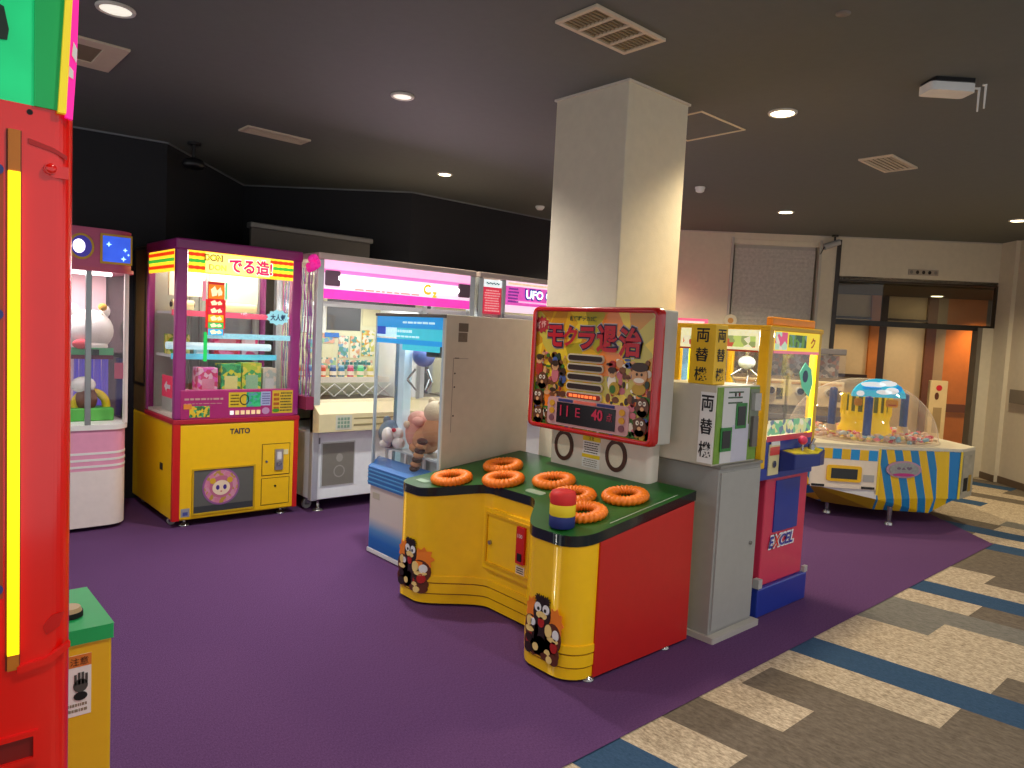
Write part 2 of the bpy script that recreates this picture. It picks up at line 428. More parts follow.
segs.update({0: [(9, CB)], -1: [(9, CL), (1.28, CD)], -2: [(9, CD)], 1: [(9, CL), (1.28, CD), (.2, CL)], 2: [(9, CD)], 3: [(9, CL), (1.28, CD)], 4: [(9, CL), (1.6, CD)],
    5: [(9, CL), (.90, CD)], 6: [(9, CB)], 7: [(9, CL), (.86, CD)], 8: [(9, CL), (.3, CD)], 9: [(9, CG), (1.28, CL)], 10: [(9, CG), (.6, CL)], 11: [(9, CL), (1.24, CD)],
    12: [(9, CB)], 13: [(9, CL), (.9, CD)], 14: [(9, CL), (1.37, CD)], 15: [(9, CD)], 16: [(9, CD), (1.2, CL)], 17: [(9, CD)], 18: [(1.64, CB), (.2, CB)]})
rr = random.Random(11)
for c in range(-6, 48):
    if c not in segs:
        s_ = []; y = 7.5 + rr.random()
        while y > -2.5:
            s_.append((y, rr.choice([CL, CD, CD, CG, CL, CL] if c % 5 else [CB, CD, CL, CB]))); y -= 1.05 if rr.random() < .6 else .52
        segs[c] = s_
sh = .085
for c, sg in segs.items():
    for i, (yt, m) in enumerate(sg):
        yb = sg[i + 1][0] if i + 1 < len(sg) else -2.6
        yt = min(yt, 7.5)
        def X(k, y): return X0 + k * wx - sh * (Y0 - y) * -1 if False else X0 + k * wx + (sh * (Y0 - y) if y < Y0 else 0)
        b.add([(X(c, yt), yt, -.004), (X(c, yb), yb, -.004), (X(c + 1, yb), yb, -.004), (X(c + 1, yt), yt, -.004)] if yt <= Y0 or yb >= Y0 else
              [(X(c, yt), yt, -.004), (X(c, Y0), Y0, -.004), (X(c, yb), yb, -.004), (X(c + 1, yb), yb, -.004), (X(c + 1, Y0), Y0, -.004), (X(c + 1, yt), yt, -.004)],
              [(0, 1, 2, 3)] if yt <= Y0 or yb >= Y0 else [(0, 1, 2, 3, 4, 5)], m)
b.add([(x, y, -.006) for x, y in ((-3, -3), (14, -3), (14, 9), (-3, 9))], [(0, 1, 2, 3)], CD)
struct(b.build('floor'))

# pillar
PILM = mat('pillar_wallpaper', (220, 210, 186), .8, bump=.12)
b = MB(); b.prism([(3.08, 2.61), (3.63, 2.61), (3.63, 3.16), (3.08, 3.16)], 0, H, PILM)
o = b.build('wall_pillar', None, .006); struct(o)
b = MB(); hl = mat('pillar_cornice', (214, 206, 190), .6)
for a in ((3.07, 3.64, 3.16, 3.17), (3.07, 3.64, 2.60, 2.61), (3.07, 3.08, 2.61, 3.16), (3.63, 3.64, 2.61, 3.16)): b.box(*a, H - .012, H, hl)
struct(b.build('trim_23'))

# ------------------------------------------------------------------ ceiling fittings
DLON = mat('lamp_glow_warm', (255, 236, 190), .5, emit=9.0, var=0)
DLDIM = mat('lamp_glow_dim', (240, 236, 220), .5, emit=.55, var=0)
RIM = mat('downlight_rim', (214, 208, 196), .4)
def downlight(x, y, r, m, label, power, col=(1, .84, .62), seen=True, z=H, angle=130, blend=.7):
    t = thing('ceiling_downlight', label, 'downlight', (x, y, z))
    MB().torus((0, 0, -.004), r, .010, RIM, 32, 8).build('rim', t)
    MB().lathe([(r * .98, -.002), (r * .9, -.008), (r * .2, -.009), (.001, -.009)], (0, 0, 0), m, 28).build('lamp', t)
    if power:
        l = bpy.data.lights.new('downlight', 'SPOT'); l.energy = power; l.color = col; l.spot_size = math.radians(angle); l.spot_blend = blend; l.shadow_soft_size = .07
        o = bpy.data.objects.new('downlight_beam', l); COL.objects.link(o); o.location = (x, y, z - .03)
    return t
WARM = (1, .83, .54); NEUT = (1, .93, .86)
downlight(2.43, 3.83, .062, DLDIM, 'round white ceiling downlight above the tall white crane machines, left of the pillar top', 115, NEUT)
downlight(3.89, 5.38, .062, DLON, 'glowing round downlight near the black back wall, left of the pillar', 50, (1, .87, .7))
downlight(4.10, 2.27, .075, DLON, 'large glowing downlight just right of the pillar', 95, WARM)
downlight(7.11, 3.82, .075, DLON, 'glowing downlight near the white wall above the grey blind', 125, WARM)
downlight(.87, 3.83, .075, DLDIM, 'pale round downlight at the top left beside the red machine', 75, NEUT)
downlight(8.69, 2.16, .075, DLON, 'half seen glowing downlight at the right edge of the photo', 105, WARM)
for x, y, p in ((.9, .4, 60), (2.5, .3, 60), (5.6, .5, 45), (5.6, -1.2, 22), (-.9, 2.2, 20), (5.65, 5.3, 0)):
    if p: downlight(x, y, .075, DLON, 'ceiling downlight of the room outside the picture', p, NEUT)['group'] = 'downlights outside the picture'
downlight(6.55, 5.4, .075, DLON, 'added unseen ceiling downlight behind the pillar, warming the white wall', 100, WARM)  # added lamp, kept out of sight, for the warm glow on the wall
VM = mat('vent_frame', (212, 196, 170), .5); VD = mat('vent_dark', (128, 114, 88), .7)
def vent(x0, x1, y0, y1, n, axis, label, fw=.022):
    t = thing('ceiling_vent', label, 'air vent', ((x0 + x1) / 2, (y0 + y1) / 2, H))
    w, h = (x1 - x0) / 2, (y1 - y0) / 2
    b = MB(); b.box(-w + fw, w - fw, -h + fw, h - fw, -.004, 0, VD); b.build('duct_opening', t)
    b = MB()
    for a in ((-w, w, h - fw, h), (-w, w, -h, -h + fw), (-w, -w + fw, -h + fw, h - fw), (w - fw, w, -h + fw, h - fw)): b.box(a[0], a[1], a[2], a[3], -.014, 0, VM)
    b.build('frame', t, .002)
    m = 3 if n > 6 else 1
    for i in range(n):
        b = MB()
        if axis == 'x':
            yy = -h + fw + (i + .5) * (2 * h - 2 * fw) / n; b.box(-w + fw, w - fw, yy - .004, yy + .004, -.012, -.004, VM)
        else:
            xx = -w + fw + (i + .5) * (2 * w - 2 * fw) / n; b.box(xx - .004, xx + .004, -h + fw, h - fw, -.012, -.004, VM)
        b.build('slat', t)
    return t
t = vent(2.30, 2.78, 2.15, 2.40, 0, 'x', 'slatted ceiling vent above and left of the pillar top')
b = MB()
for i in range(3): xx = -.235 + .022 + (i + 1) * .425 / 4; b.box(xx - .008, xx + .008, -.103, .103, -.014, -.004, VM)
b.build('divider', t)
for i in range(9):
    b = MB(); yy = -.095 + i * .0235; b.box(-.213, .213, yy - .002, yy + .002, -.010, -.004, mat('vent_slat', (160, 142, 110), .5)); b.build('slat', t)
t = vent(5.42, 5.90, 2.14, 2.38, 6, 'x', 'small slatted ceiling vent on the right, below the wall of white router')
t['label'] = 'small slatted ceiling vent on the right, between two downlights'
vent(2.06, 2.55, 5.28, 5.46, 3, 'x', 'long narrow ceiling slot vent above the left crane machines', .03)
t = thing('ceiling_vent', 'square ceiling vent at the top left beside the green and pink panel', 'air vent', (.84, 4.58, H))
MB().box(-.11, .11, -.14, .14, -.006, 0, VD).build('duct_opening', t)
b = MB()
for a in ((-.22, .22, .14, .24), (-.22, .22, -.24, -.14), (-.22, -.11, -.14, .14), (.11, .22, -.14, .14)): b.box(*a, -.012, 0, VM)
b.build('frame', t, .002)
# access hatch outline
b = MB(); hl = mat('hatch_line', (226, 210, 180), .5)
for a in ((3.78, 4.28, 3.058, 3.07), (3.78, 4.28, 2.62, 2.632), (3.78, 3.792, 2.632, 3.058), (4.268, 4.28, 2.632, 3.058)): b.box(*a, H - .006, H, hl)
tag(b.build('ceiling_hatch'), 'square access hatch outline in the ceiling right of the pillar', 'hatch')
# smoke detector
t = thing('smoke_detector', 'small round white smoke detector on the ceiling right of the pillar', 'smoke detector', (5.62, 3.86, H))
MB().lathe([(.045, -.0), (.045, -.012), (.04, -.02)], (0, 0, 0), WHT, 20).build('base', t); MB().lathe([(.04, -.02), (.036, -.04), (.02, -.048), (.001, -.048)], (0, 0, 0), WHT, 20).build('sensor', t)
t = thing('smoke_detector', 'tiny white ceiling sensor left of the pillar edge', 'smoke detector', (5.5, 5.82, H))
MB().lathe([(.05, 0), (.05, -.015), (.03, -.04), (.001, -.042)], (0, 0, 0), WHT, 20).build('sensor', t)
b = MB(); b.lathe([(.03, 0), (.03, -.004), (.001, -.006)], (3.05, 1.45, H), mat('sprinkler_cover', (120, 112, 106), .4), 20)
tag(b.build('sprinkler_cover'), 'tiny flat round cover in the middle of the ceiling', 'sprinkler')
# wifi router on ceiling
t = thing('wifi_router', 'white ceiling mounted router with two hanging antennas', 'router', (4.15, 1.40, H), -40)
MB().box(-.10, .10, -.07, .07, -.02, 0, BLK).build('bracket', t)
b = MB(); pts = []
for cx, cy, a0 in ((.10, .07, 0), (-.10, .07, 90), (-.10, -.07, 180), (.10, -.07, 270)):
    for k in range(5): a = math.radians(a0 + k * 22.5); pts.append((cx + .03 * math.cos(a), cy + .03 * math.sin(a)))
b.prism([(x_ * .9, y_ * .6) for x_, y_ in pts], -.062, -.02, WHT); b.build('body', t, .006)
for k in range(2): b = MB(); b.cyl((.115 + .02 * k, -.03 - .05 * k, -.035), (.15, -.03 - .05 * k, -.035), .006, .006, WHT, 8); b.cyl((.15, -.03 - .05 * k, -.03), (.15, -.03 - .05 * k, -.15), .006, .004, WHT, 8); b.build('antenna', t)
# hanging black fitting on the left
t = thing('ceiling_speaker', 'black spotlight hanging from the ceiling against the black left wall', 'spotlight', (1.98, 6.18, H))
MB().cyl((0, 0, 0), (0, 0, -.02), .05, .05, BLK, 20).build('mount', t)
MB().cyl((0, 0, -.02), (0, 0, -.13), .014, .014, BLK, 12).build('stem', t)
MB().lathe([(.03, 0), (.075, -.02), (.09, -.06), (.07, -.085), (.001, -.09)], (0, 0, -.12), BLK, 24).build('housing', t)
t.name = 'ceiling_spotlight'
# security camera
cx, cy = W(3.12, .10)
t = thing('security_camera', 'grey security camera with drooping cable by the brown door frame', 'camera', (cx, cy, H), -45)
MB().cyl((0, 0, 0), (0, 0, -.02), .04, .04, BLK, 16).build('mount', t); MB().cyl((0, 0, -.02), (0, 0, -.09), .012, .012, BLK, 10).build('arm', t)
b = MB(); b.cyl((.06, 0, -.08), (-.12, 0, -.15), .035, .04, GREYL, 16); b.build('housing', t)
MB().cyl((-.12, 0, -.15), (-.16, .0, -.24), .008, .006, BLK, 8).build('cable', t)
# round wall ornament
t = thing('wall_disc', 'small round cream disc on the white wall above the yellow crane machine', 'wall ornament', (*W(1.95, .02), 1.80), -45)
MB().cyl((0, 0, 0), (0, .02, 0), .078, .082, CREAM, 28).build('disc', t)
MB().foval('F', 0, 0, 0, .035, .035, mat('disc_centre', (206, 150, 80), .6), .002).build('centre', t)
# rolled projection screen housing above the machines
t = thing('screen_board', 'grey rolled partition board standing behind the machines on the left', 'board', (2.56, 6.42, 0))
MB().box(0, 1.2, 0, .04, .0, 2.32, mat('board_grey', (96, 92, 86), .7)).build('board', t)
MB().box(-.02, 1.22, -.03, .07, 2.32, 2.37, mat('board_rail', (130, 128, 124), .4, .5)).build('top_rail', t, .01)

# ------------------------------------------------------------------ yellow and purple prize machine (left)
PURPL = mat('magenta_frame', (150, 40, 120), .3, coat=.3)
MAG = mat('magenta_panel', (172, 40, 112), .35)
TUBE = mat('white_tube', (255, 255, 250), .5, emit=6, var=0)
INW = mat('interior_white', (196, 198, 186), .6)
BAN = ramp_axis('banner_stripes', 'z', [(0, (250, 190, 20)), (.12, (226, 60, 20)), (.26, (250, 190, 20)), (.42, (60, 180, 60)), (.58, (250, 200, 20)), (.72, (220, 50, 20)), (.86, (250, 190, 20))], .5, .7, scale=1 / .155, wobble=.04, frac=True)
def stripes_band(b, face, off, u0, u1, z0, m_em=.8):
    h = .155
    yb = mat('banner_yellow', (255, 205, 40), .5, emit=m_em, var=.03); rd = mat('banner_red', (224, 56, 16), .5, emit=m_em * .8); gn = mat('banner_green', (60, 185, 60), .5, emit=m_em * .7)
    b.fbox(face, off, u0, u1, z0, z0 + h, yb, .004)
    for zc, c in ((.035, rd), (.082, gn), (.127, rd)):
        n = max(4, int((u1 - u0) / .02)); pts = []
        for i in range(n + 1): pts.append((u0 + (u1 - u0) * i / n, z0 + zc - .010 - .003 * (i % 2)))
        for i in range(n, -1, -1): pts.append((u0 + (u1 - u0) * i / n, z0 + zc + .010 + .003 * (i % 2)))
        b.fpoly(face, off - .004 if face == 'F' else off - .004, pts, c, .003)
t = thing('prize_crane_machine', 'yellow prize machine with magenta window frame and striped banner', 'arcade machine', (1.6, 5.3, 0))
b = MB(); b.box(0.0, .92, 0, 1.04, .05, .74, YEL); b.build('lower_cabinet', t, .012)
for x0, x1 in ((-.006, .045), (.888, .926)): MB().box(x0, x1, -.006, .03, .05, .745, RED).build('corner_trim', t, .004)
MB().box(-.008, .93, -.008, .70, .742, .775, mat('red_ledge', (176, 26, 50), .4)).build('ledge', t, .004)
# prize door
b = MB(); b.fbox('F', 0, .14, .575, .092, .405, mat('door_pocket', (96, 98, 92), .5), .001); b.fbox('F', -.001, .14, .575, .092, .14, mat('pocket_floor', (56, 60, 62), .5), .001)
pd = b.build('prize_door', t)
b = MB(); b.frame('F', 0, .128, .587, .08, .417, .012, mat('door_rim', (205, 165, 10), .4), .008); b.build('door_rim', pd, .002)
b = MB(); b.foval('F', -.002, .335, .272, .135, .135, mat('sticker_ring', (150, 92, 150), .5), .002)
b.foval('F', -.004, .335, .272, .122, .122, patches('sticker_ring_print', [(214, 150, 170), (190, 150, 60), (214, 130, 160)], 40, .5), .001)
b.foval('F', -.005, .335, .272, .085, .082, mat('sticker_pink', (196, 110, 140), .5), .001)
b.foval('F', -.006, .335, .265, .064, .055, mat('sticker_face', (244, 222, 190), .5), .001)
for s_ in (-1, 1): b.foval('F', -.006, .335 + s_ * .062, .318, .022, .022, mat('sticker_gold', (214, 170, 40), .5), .001); b.foval('F', -.007, .335 + s_ * .026, .268, .013, .018, mat('sticker_eye', (70, 50, 140), .4), .001, 14)
b.foval('F', -.007, .335, .238, .008, .004, mat('sticker_mouth', (200, 80, 90), .5), .001, 10)
b.build('round_sticker', t)
b = MB(); b.text('TAITO', 'F', 0, .465, .676, mat('logo_navy', (52, 44, 70), .4), w=.15, h=.042, t=.003, bold=.03); b.build('maker_logo', t)
cd = MB(); cd.frame('F', 0, .636, .862, .318, .565, .005, mat('door_seam', (120, 92, 6), .6), .002); cd.fbox('F', 0, .643, .855, .325, .558, YEL, .006); cdo = cd.build('coin_door', t, .002)
b = MB(); b.fbox('F', -.006, .735, .80, .36, .52, SIL, .012); b.fbox('F', -.018, .75, .785, .44, .50, mat('slot_white', (230, 230, 230), .4), .003); b.cyl((.768, -.02, .41), (.768, -.034, .41), .016, .016, STEEL, 16); b.build('coin_slot', cdo, .002)
b = MB(); b.cyl((.672, -.006, .43), (.672, -.012, .43), .009, .009, STEEL, 14); b.build('lock', cdo)
b = MB(); b.fbox('F', -.006, .805, .845, .475, .515, mat('price_tag', (236, 226, 170), .5), .002); b.build('price_tag', cdo)
cd = MB(); cd.frame('F', 0, .636, .862, .09, .30, .004, _M['door_seam'], .002); cd.fbox('F', 0, .642, .856, .096, .294, YEL, .005); cdo = cd.build('service_door', t, .002)
MB().cyl((.745, -.005, .235), (.745, -.012, .235), .008, .008, DARK, 12).build('lock', cdo)
b = MB(); b.fbox('F', 0, .055, .115, .075, .135, mat('rating_sticker', (150, 150, 160), .5), .002); b.fbox('F', -.002, .068, .102, .085, .11, mat('rating_blue', (70, 80, 150), .5), .001); b.build('rating_sticker', t)
MB().fbox('L', 0, .24, .30, .38, .43, DARK, .004).build('side_handle', t)
# control band under the window
MB().box(.04, .88, -.004, .05, .775, .985, MAG).build('control_panel', t, .005)
b = MB(); b.lines('F', -.004, .06, .35, .905, .935, 1, mat('gold_print', (200, 160, 150), .5), .002, 3); b.lines('F', -.004, .06, .33, .88, .895, 1, _M['gold_print'], .002, 4, .3)
b.fbox('F', -.004, .10, .24, .79, .87, patches('collage_sticker', [(230, 190, 40), (60, 170, 110), (230, 200, 60), (60, 120, 60)], 60), .003); b.fbox('F', -.004, .06, .115, .85, .885, mat('orange_tag', (230, 140, 50), .5), .004)
b.build('small_stickers', t)
b = MB(); b.fbox('F', -.004, .375, .505, .855, .965, mat('howto_yellow', (222, 190, 40), .5), .002); b.fbox('F', -.004, .505, .615, .855, .965, patches('howto_green', [(30, 180, 110), (60, 200, 130), (90, 160, 170)], 50), .002)
b.fbox('F', -.004, .615, .69, .862, .968, mat('howto_blue', (170, 180, 214), .5), .002); b.fring('F', -.006, .49, .91, .035, .04, .007, mat('dark_green', (20, 50, 40), .5), .002)
b.lines('F', -.006, .385, .455, .865, .955, 4, mat('print_brown', (90, 70, 20), .6), .001, 5); b.lines('F', -.006, .625, .685, .87, .96, 5, mat('print_violet', (90, 90, 150), .6), .001, 6); b.build('instruction_sticker', t)
b = MB(); b.fbox('F', -.004, .705, .868, .80, .975, mat('list_yellow', (214, 180, 40), .5), .002); b.lines('F', -.006, .715, .76, .82, .96, 4, mat('print_red', (170, 70, 30), .6), .001, 7, .6); b.lines('F', -.006, .765, .86, .81, .965, 7, mat('print_dark', (60, 60, 40), .6), .001, 8)
b.foval('F', -.006, .735, .822, .028, .014, mat('blob_green', (70, 150, 40), .5), .002); b.build('prize_list_sticker', t)
for i in range(6):
    b = MB(); b.fbox('F', -.004, .385 + i * .040, .412 + i * .040, .80, .83, mat('button_%s' % ('white' if i == 0 else 'peach'), (240, 240, 240) if i == 0 else (226, 196, 150), .4, emit=.3), .006); b.build('button', t, .002)
b = MB(); b.foval('F', -.004, .655, .822, .03, .026, mat('badge_mauve', (196, 150, 190), .5), .003, 12); b.build('badge', t)
# frame posts, top, glass
for x0, x1, y0, y1 in ((.0, .075, 0, .06), (.845, .92, 0, .06), (.0, .05, .66, .71), (.87, .92, .66, .71)):
    b = MB(); b.box(x0, x1, y0, y1, .775, 1.975, PURPL); b.build('frame_post', t, .012)
b = MB(); b.box(-.005, .925, -.005, .72, 1.965, 2.045, PURPL); b.build('top_frame', t, .012)
b = MB(); b.box(0, .92, .71, 1.04, .74, 2.03, mat('dark_olive_housing', (96, 74, 36), .5, var=.4, scale=6)); b.build('rear_housing', t, .01)
b = MB(); b.frame('L', 0, .725, 1.03, .95, 2.02, .02, mat('housing_edge', (26, 22, 14), .4), .006); b.build('housing_panel', t)
MB().box(.05, .87, .68, .709, .775, 1.96, INW).build('back_panel', t)
MB().box(.01, .91, .03, .70, .778, .80, mat('prize_deck', (214, 206, 190), .5)).build('prize_deck', t)
MB().box(.075, .845, .006, .011, .985, 1.815, GL).build('front_glass', t)
MB().box(.006, .011, .06, .66, .80, 1.815, GL).build('side_glass', t)
b = MB(); stripes_band(b, 'F', .004, .075, .845, 1.815)
b.fbox('F', -.003, .19, .66, 1.822, 1.962, mat('banner_pale', (252, 232, 130), .5, emit=.8), .003)
hp = b.build('header_banner', t)
b = MB(); b.text('でる造!', 'F', -.006, .515, 1.888, mat('banner_outline', (255, 240, 220), .5, emit=.8), w=.335, h=.125, t=.002, bold=.06)
b.text('でる造!', 'F', -.009, .515, 1.888, mat('banner_magenta', (236, 20, 90), .5, emit=.7), w=.32, h=.11, t=.002, bold=.035); b.build('banner_title', hp)
b = MB(); b.text('DON', 'F', -.006, .245, 1.928, mat('banner_gold', (140, 76, 10), .5, emit=.1), w=.128, h=.048, t=.002, bold=.07); b.text('DON', 'F', -.006, .275, 1.862, _M['banner_gold'], w=.12, h=.04, t=.002, bold=.03)
b.text('DON', 'F', -.0095, .245, 1.928, mat('banner_lemon', (255, 240, 80), .5, emit=.9), w=.112, h=.034, t=.002); b.text('DON', 'F', -.0095, .275, 1.862, _M['banner_lemon'], w=.112, h=.032, t=.002); b.build('banner_small_title', hp)
b = MB(); stripes_band(b, 'L', .004, .06, .66, 1.815); b.build('side_banner', t)
b = MB(); b.cyl((.1, .12, 1.93), (.82, .12, 1.93), .014, .014, TUBE, 10); b.cyl((.1, .55, 1.93), (.82, .55, 1.93), .014, .014, TUBE, 10); b.build('lamp_tube', t)
# inner mechanism: rollers and shelves
for z, nm in ((1.52, 'shelf'), (1.20, 'shelf')):
    b = MB(); b.box(.06, .86, .30, .66, z, z + .018, GL if False else mat('shelf_acrylic', (206, 214, 214), .3)); b.box(.06, .86, .292, .30, z - .012, z + .03, mat('shelf_edge_%d' % int(z * 100), (226, 90, 120) if z > 1.4 else (90, 200, 226), .4, emit=.3)); b.build(nm, t)
for x0, x1 in ((.09, .24), (.36, .72)):
    b = MB(); b.cyl((x0, .40, 1.59), (x1, .40, 1.59), .036, .036, mat('roller_cream', (222, 214, 160), .5), 20); b.cyl((x0 - .01, .40, 1.59), (x0, .40, 1.59), .02, .02, BLK, 12); b.cyl((x1, .40, 1.59), (x1 + .01, .40, 1.59), .02, .02, BLK, 12); b.build('roller', t)
b = MB(); b.box(.10, .36, .5, .53, 1.66, 1.88, mat('white_board', (232, 228, 206), .6)); b.box(.40, .78, .5, .53, 1.63, 1.86, mat('pale_green_board', (214, 224, 200), .6)); b.build('backing_board', t)
b = MB()
for xx in (.30, .375, .80): b.box(xx, xx + .018, .645, .675, .80, 1.94, mat('inner_column', (170, 168, 156), .5))
b.build('inner_column', t)
MB().cyl((.05, .38, 1.285), (.84, .38, 1.285), .028, .028, mat('glare_ice', (200, 232, 240), .3, emit=.35), 18).build('glare_bar', t)  # glowing bar stands in for a pale band of glare
b = MB(); b.box(.40, .72, .50, .52, .99, 1.17, mat('frosted_board', (150, 190, 170), .4, var=.3, scale=30)); b.build('rear_card', t)
# red vertical banner on the window
b = MB(); bn = [(1.64, 1.74, (236, 130, 20)), (1.585, 1.635, (214, 30, 40)), (1.53, 1.58, (214, 30, 60)), (1.475, 1.525, (236, 180, 20)), (1.43, 1.47, (60, 190, 90)), (1.38, 1.425, (60, 180, 226))]
b.fbox('F', .004, .20, .34, 1.43, 1.635, mat('strip_red', (220, 30, 36), .5, emit=.35), .002)
b.fbox('F', .004, .213, .33, 1.38, 1.76, mat('strip_red2', (200, 40, 40), .5, emit=.3), .003)
for i, (a, c, col) in enumerate(bn):
    b.fbox('F', .001, .218, .325, a, c, mat('strip_%d' % i, col, .5, emit=.4), .002); b.foval('F', -.001, .255, (a + c) / 2, .022, (c - a) * .36, mat('strip_cream', (246, 236, 190), .5, emit=.4), .001, 9, .15); b.foval('F', -.001, .295, (a + c) / 2, .016, (c - a) * .3, _M['strip_cream'], .001, 9, .2)
b.build('window_banner', t)
b = MB(); b.foval('F', .004, .735, 1.53, .085, .055, mat('splash_cyan', (150, 214, 226), .5, emit=.3), .002, 22, .1); b.text('大人気', 'F', .001, .735, 1.53, mat('splash_navy', (20, 60, 110), .5), w=.12, h=.05, t=.002, bold=.03); b.build('splash_sticker', t)
b = MB(); b.box(.20, .845, .02, .024, 1.355, 1.395, mat('cyan_strip', (150, 214, 232), .5, emit=.4, var=.3, scale=60)); b.build('price_strip', t)
b = MB(); b.fbox('F', .004, .19, .215, 1.19, 1.40, mat('green_strip', (30, 200, 90), .5, emit=.3), .002); b.fbox('F', .004, .335, .35, 1.64, 1.76, mat('mint_strip', (110, 220, 160), .5, emit=.3), .002); b.fbox('F', .004, .175, .20, 1.62, 1.76, mat('rose_strip', (236, 140, 160), .5, emit=.3), .002); b.build('tape_strip', t)
for x, y in ((.10, .06), (.82, .06)): foot(x, y, .055, .04).build('leveling_foot', t)
for x, y in ((.03, .13), (.92 - .03, .16), (.84, .9), (.06, .9)): caster(x, y, .026).build('caster', t)
T1M = t

# prizes inside
def prize_box(x, y, z, w, d, h, cols, label, rot=0, grp=None, name='prize_box'):
    key = 'pbox_' + '_'.join('%d' % c for c in cols[0]) + '_' + '_'.join('%d' % c for c in cols[1])
    m = patches(key, cols, 30, .4)
    t = thing(name, label, 'boxed prize', (x, y, z), rot, grp)
    MB().box(-w / 2, w / 2, -d / 2, d / 2, 0, h, m).build('carton', t, .003)
    MB().fbox('F', -d / 2, -w * .32, w * .32, h * .2, h * .75, mat('win_' + key, tuple(min(255, int(c * .5 + 120)) for c in cols[-1]), .3), .002).build('front_print', t)
    return t
GT = 'prize boxes inside the yellow prize machine'
pbs = [(.15, .46, 1.218, .15, .12, .15, [(190, 180, 30), (120, 160, 40), (230, 220, 120)], 'olive and yellow box on the left of the lower shelf'),
       (.31, .45, 1.218, .11, .10, .09, [(230, 236, 236), (150, 200, 214)], 'pale blue box beside the olive box'),
       (.50, .44, 1.218, .20, .12, .17, [(226, 40, 110), (240, 110, 160), (200, 30, 50)], 'hot pink box in the middle of the lower shelf'),
       (.68, .44, 1.218, .13, .10, .17, [(236, 60, 120), (230, 190, 200)], 'pink and white box on the right of the lower shelf'),
       (.14, .30, .80, .13, .14, .16, [(230, 60, 90), (240, 240, 240)], 'red box with a white arrow low in the window corner'),
       (.30, .28, .80, .14, .14, .33, [(236, 100, 200), (240, 200, 220), (220, 60, 120)], 'pink box standing on the prize deck'),
       (.47, .28, .80, .15, .14, .36, [(60, 190, 110), (30, 150, 90), (220, 230, 60)], 'green box standing on the prize deck'),
       (.63, .28, .80, .15, .14, .37, [(190, 220, 60), (240, 230, 80), (60, 180, 90)], 'lime green box standing on the prize deck'),
       (.78, .30, .80, .11, .14, .33, [(220, 214, 190), (180, 200, 190)], 'cream box at the right end of the prize deck')]
for (x, y, z, w, d, h, cols, lb) in pbs: prize_box(1.6 + x, 5.3 + y, z, w, d, h, cols, lb, 0, GT)
b = MB(); b.box(1.66, 1.668, 5.53, 5.80, .90, 1.06, mat('arrow_card', (220, 60, 90), .5, emit=.2))
b.fpoly('L', 1.66, [(5.74, .98), (5.68, 1.02), (5.68, .995), (5.60, .995), (5.60, .965), (5.68, .965), (5.68, .94)], mat('arrow_white', (245, 245, 245), .5), .003)
b.box(1.66, 1.67, 5.53, 5.80, .801, .90, INW)
tag(b.build('arrow_card'), 'red card with a white left arrow inside the yellow machine', 'card')

# ------------------------------------------------------------------ pink rounded crane machine (far left)
PK = mat('rose_pink', (206, 84, 128), .4, coat=.2); PKL = mat('pale_pink', (232, 160, 190), .4)
def rrect(x0, x1, y0, y1, r, n=6):
    pts = []
    for cx, cy, a0 in ((x1 - r, y1 - r, 0), (x0 + r, y1 - r, 90), (x0 + r, y0 + r, 180), (x1 - r, y0 + r, 270)):
        for k in range(n + 1): a = math.radians(a0 + 90 * k / n); pts.append((cx + r * math.cos(a), cy + r * math.sin(a)))
    return pts
t = thing('capsule_crane_machine', 'rounded pink and white crane machine behind the red cabinet', 'arcade machine', (.62, 5.52, 0))
fo = rrect(0, .75, 0, .70, .13)
MB().prism(fo, .03, .42, mat('base_white', (236, 226, 220), .4), True).build('base', t)
b = MB(); b.prism(fo, .42, .70, PKL, True); pb = b.build('pink_band', t)
for z in (.44, .485, .53): MB().prism(rrect(-.002, .752, -.002, .702, .13), z, z + .016, WHT, True).build('stripe', pb)
MB().prism(rrect(-.012, .762, -.012, .712, .135), .70, .735, WHT, True).build('ledge', t)
MB().prism(rrect(-.01, .77, -.03, .70, .14), 1.79, 2.06, PK, True).build('header', t)
MB().prism(rrect(-.02, .785, -.045, .70, .15), 1.775, 1.80, mat('header_lip', (210, 90, 120), .4), True).build('header_lip', t)
b = MB(); b.fbox('F', -.03, .55, .745, 1.83, 2.03, mat('gold_trim', (196, 150, 40), .3, .4), .006); b.fbox('F', -.036, .565, .732, 1.845, 2.015, mat('blue_sign', (50, 90, 220), .4, emit=.55, var=.4, scale=14), .004)
for u, v, r in ((.60, 1.96, .012), (.70, 1.93, .01), (.69, 1.87, .012), (.72, 1.90, .006)): b.foval('F', -.040, u, v, r, r, mat('sparkle', (170, 230, 255), .4, emit=1.2), .002, 8, .5)
b.build('blue_sign', t)
b = MB(); b.foval('F', -.03, .44, 1.93, .075, .085, _M['gold_trim'], .006); b.foval('F', -.036, .44, 1.93, .06, .07, mat('sign_navy', (60, 50, 150), .4, emit=.3), .003); b.foval('F', -.039, .425, 1.93, .035, .045, mat('sign_glow', (250, 240, 255), .4, emit=1.6), .003); b.build('oval_sign', t)
for x in (.0, .72): MB().box(x, x + .028, .04, .07, .735, 1.79, mat('post_cream', (226, 214, 206), .4)).build('corner_post', t, .004)
MB().box(.475, .51, -.008, .02, .735, 1.79, mat('silver_post', (150, 156, 158), .3, .6)).build('door_post', t, .004)
MB().box(.02, .74, .66, .69, .735, 1.79, mat('pink_back', (236, 200, 206), .6, emit=.15)).build('back_panel', t)
MB().box(.03, .72, .004, .009, .735, 1.775, GL).build('front_glass', t)
MB().box(.742, .747, .07, .66, .735, 1.775, GL).build('side_glass', t)
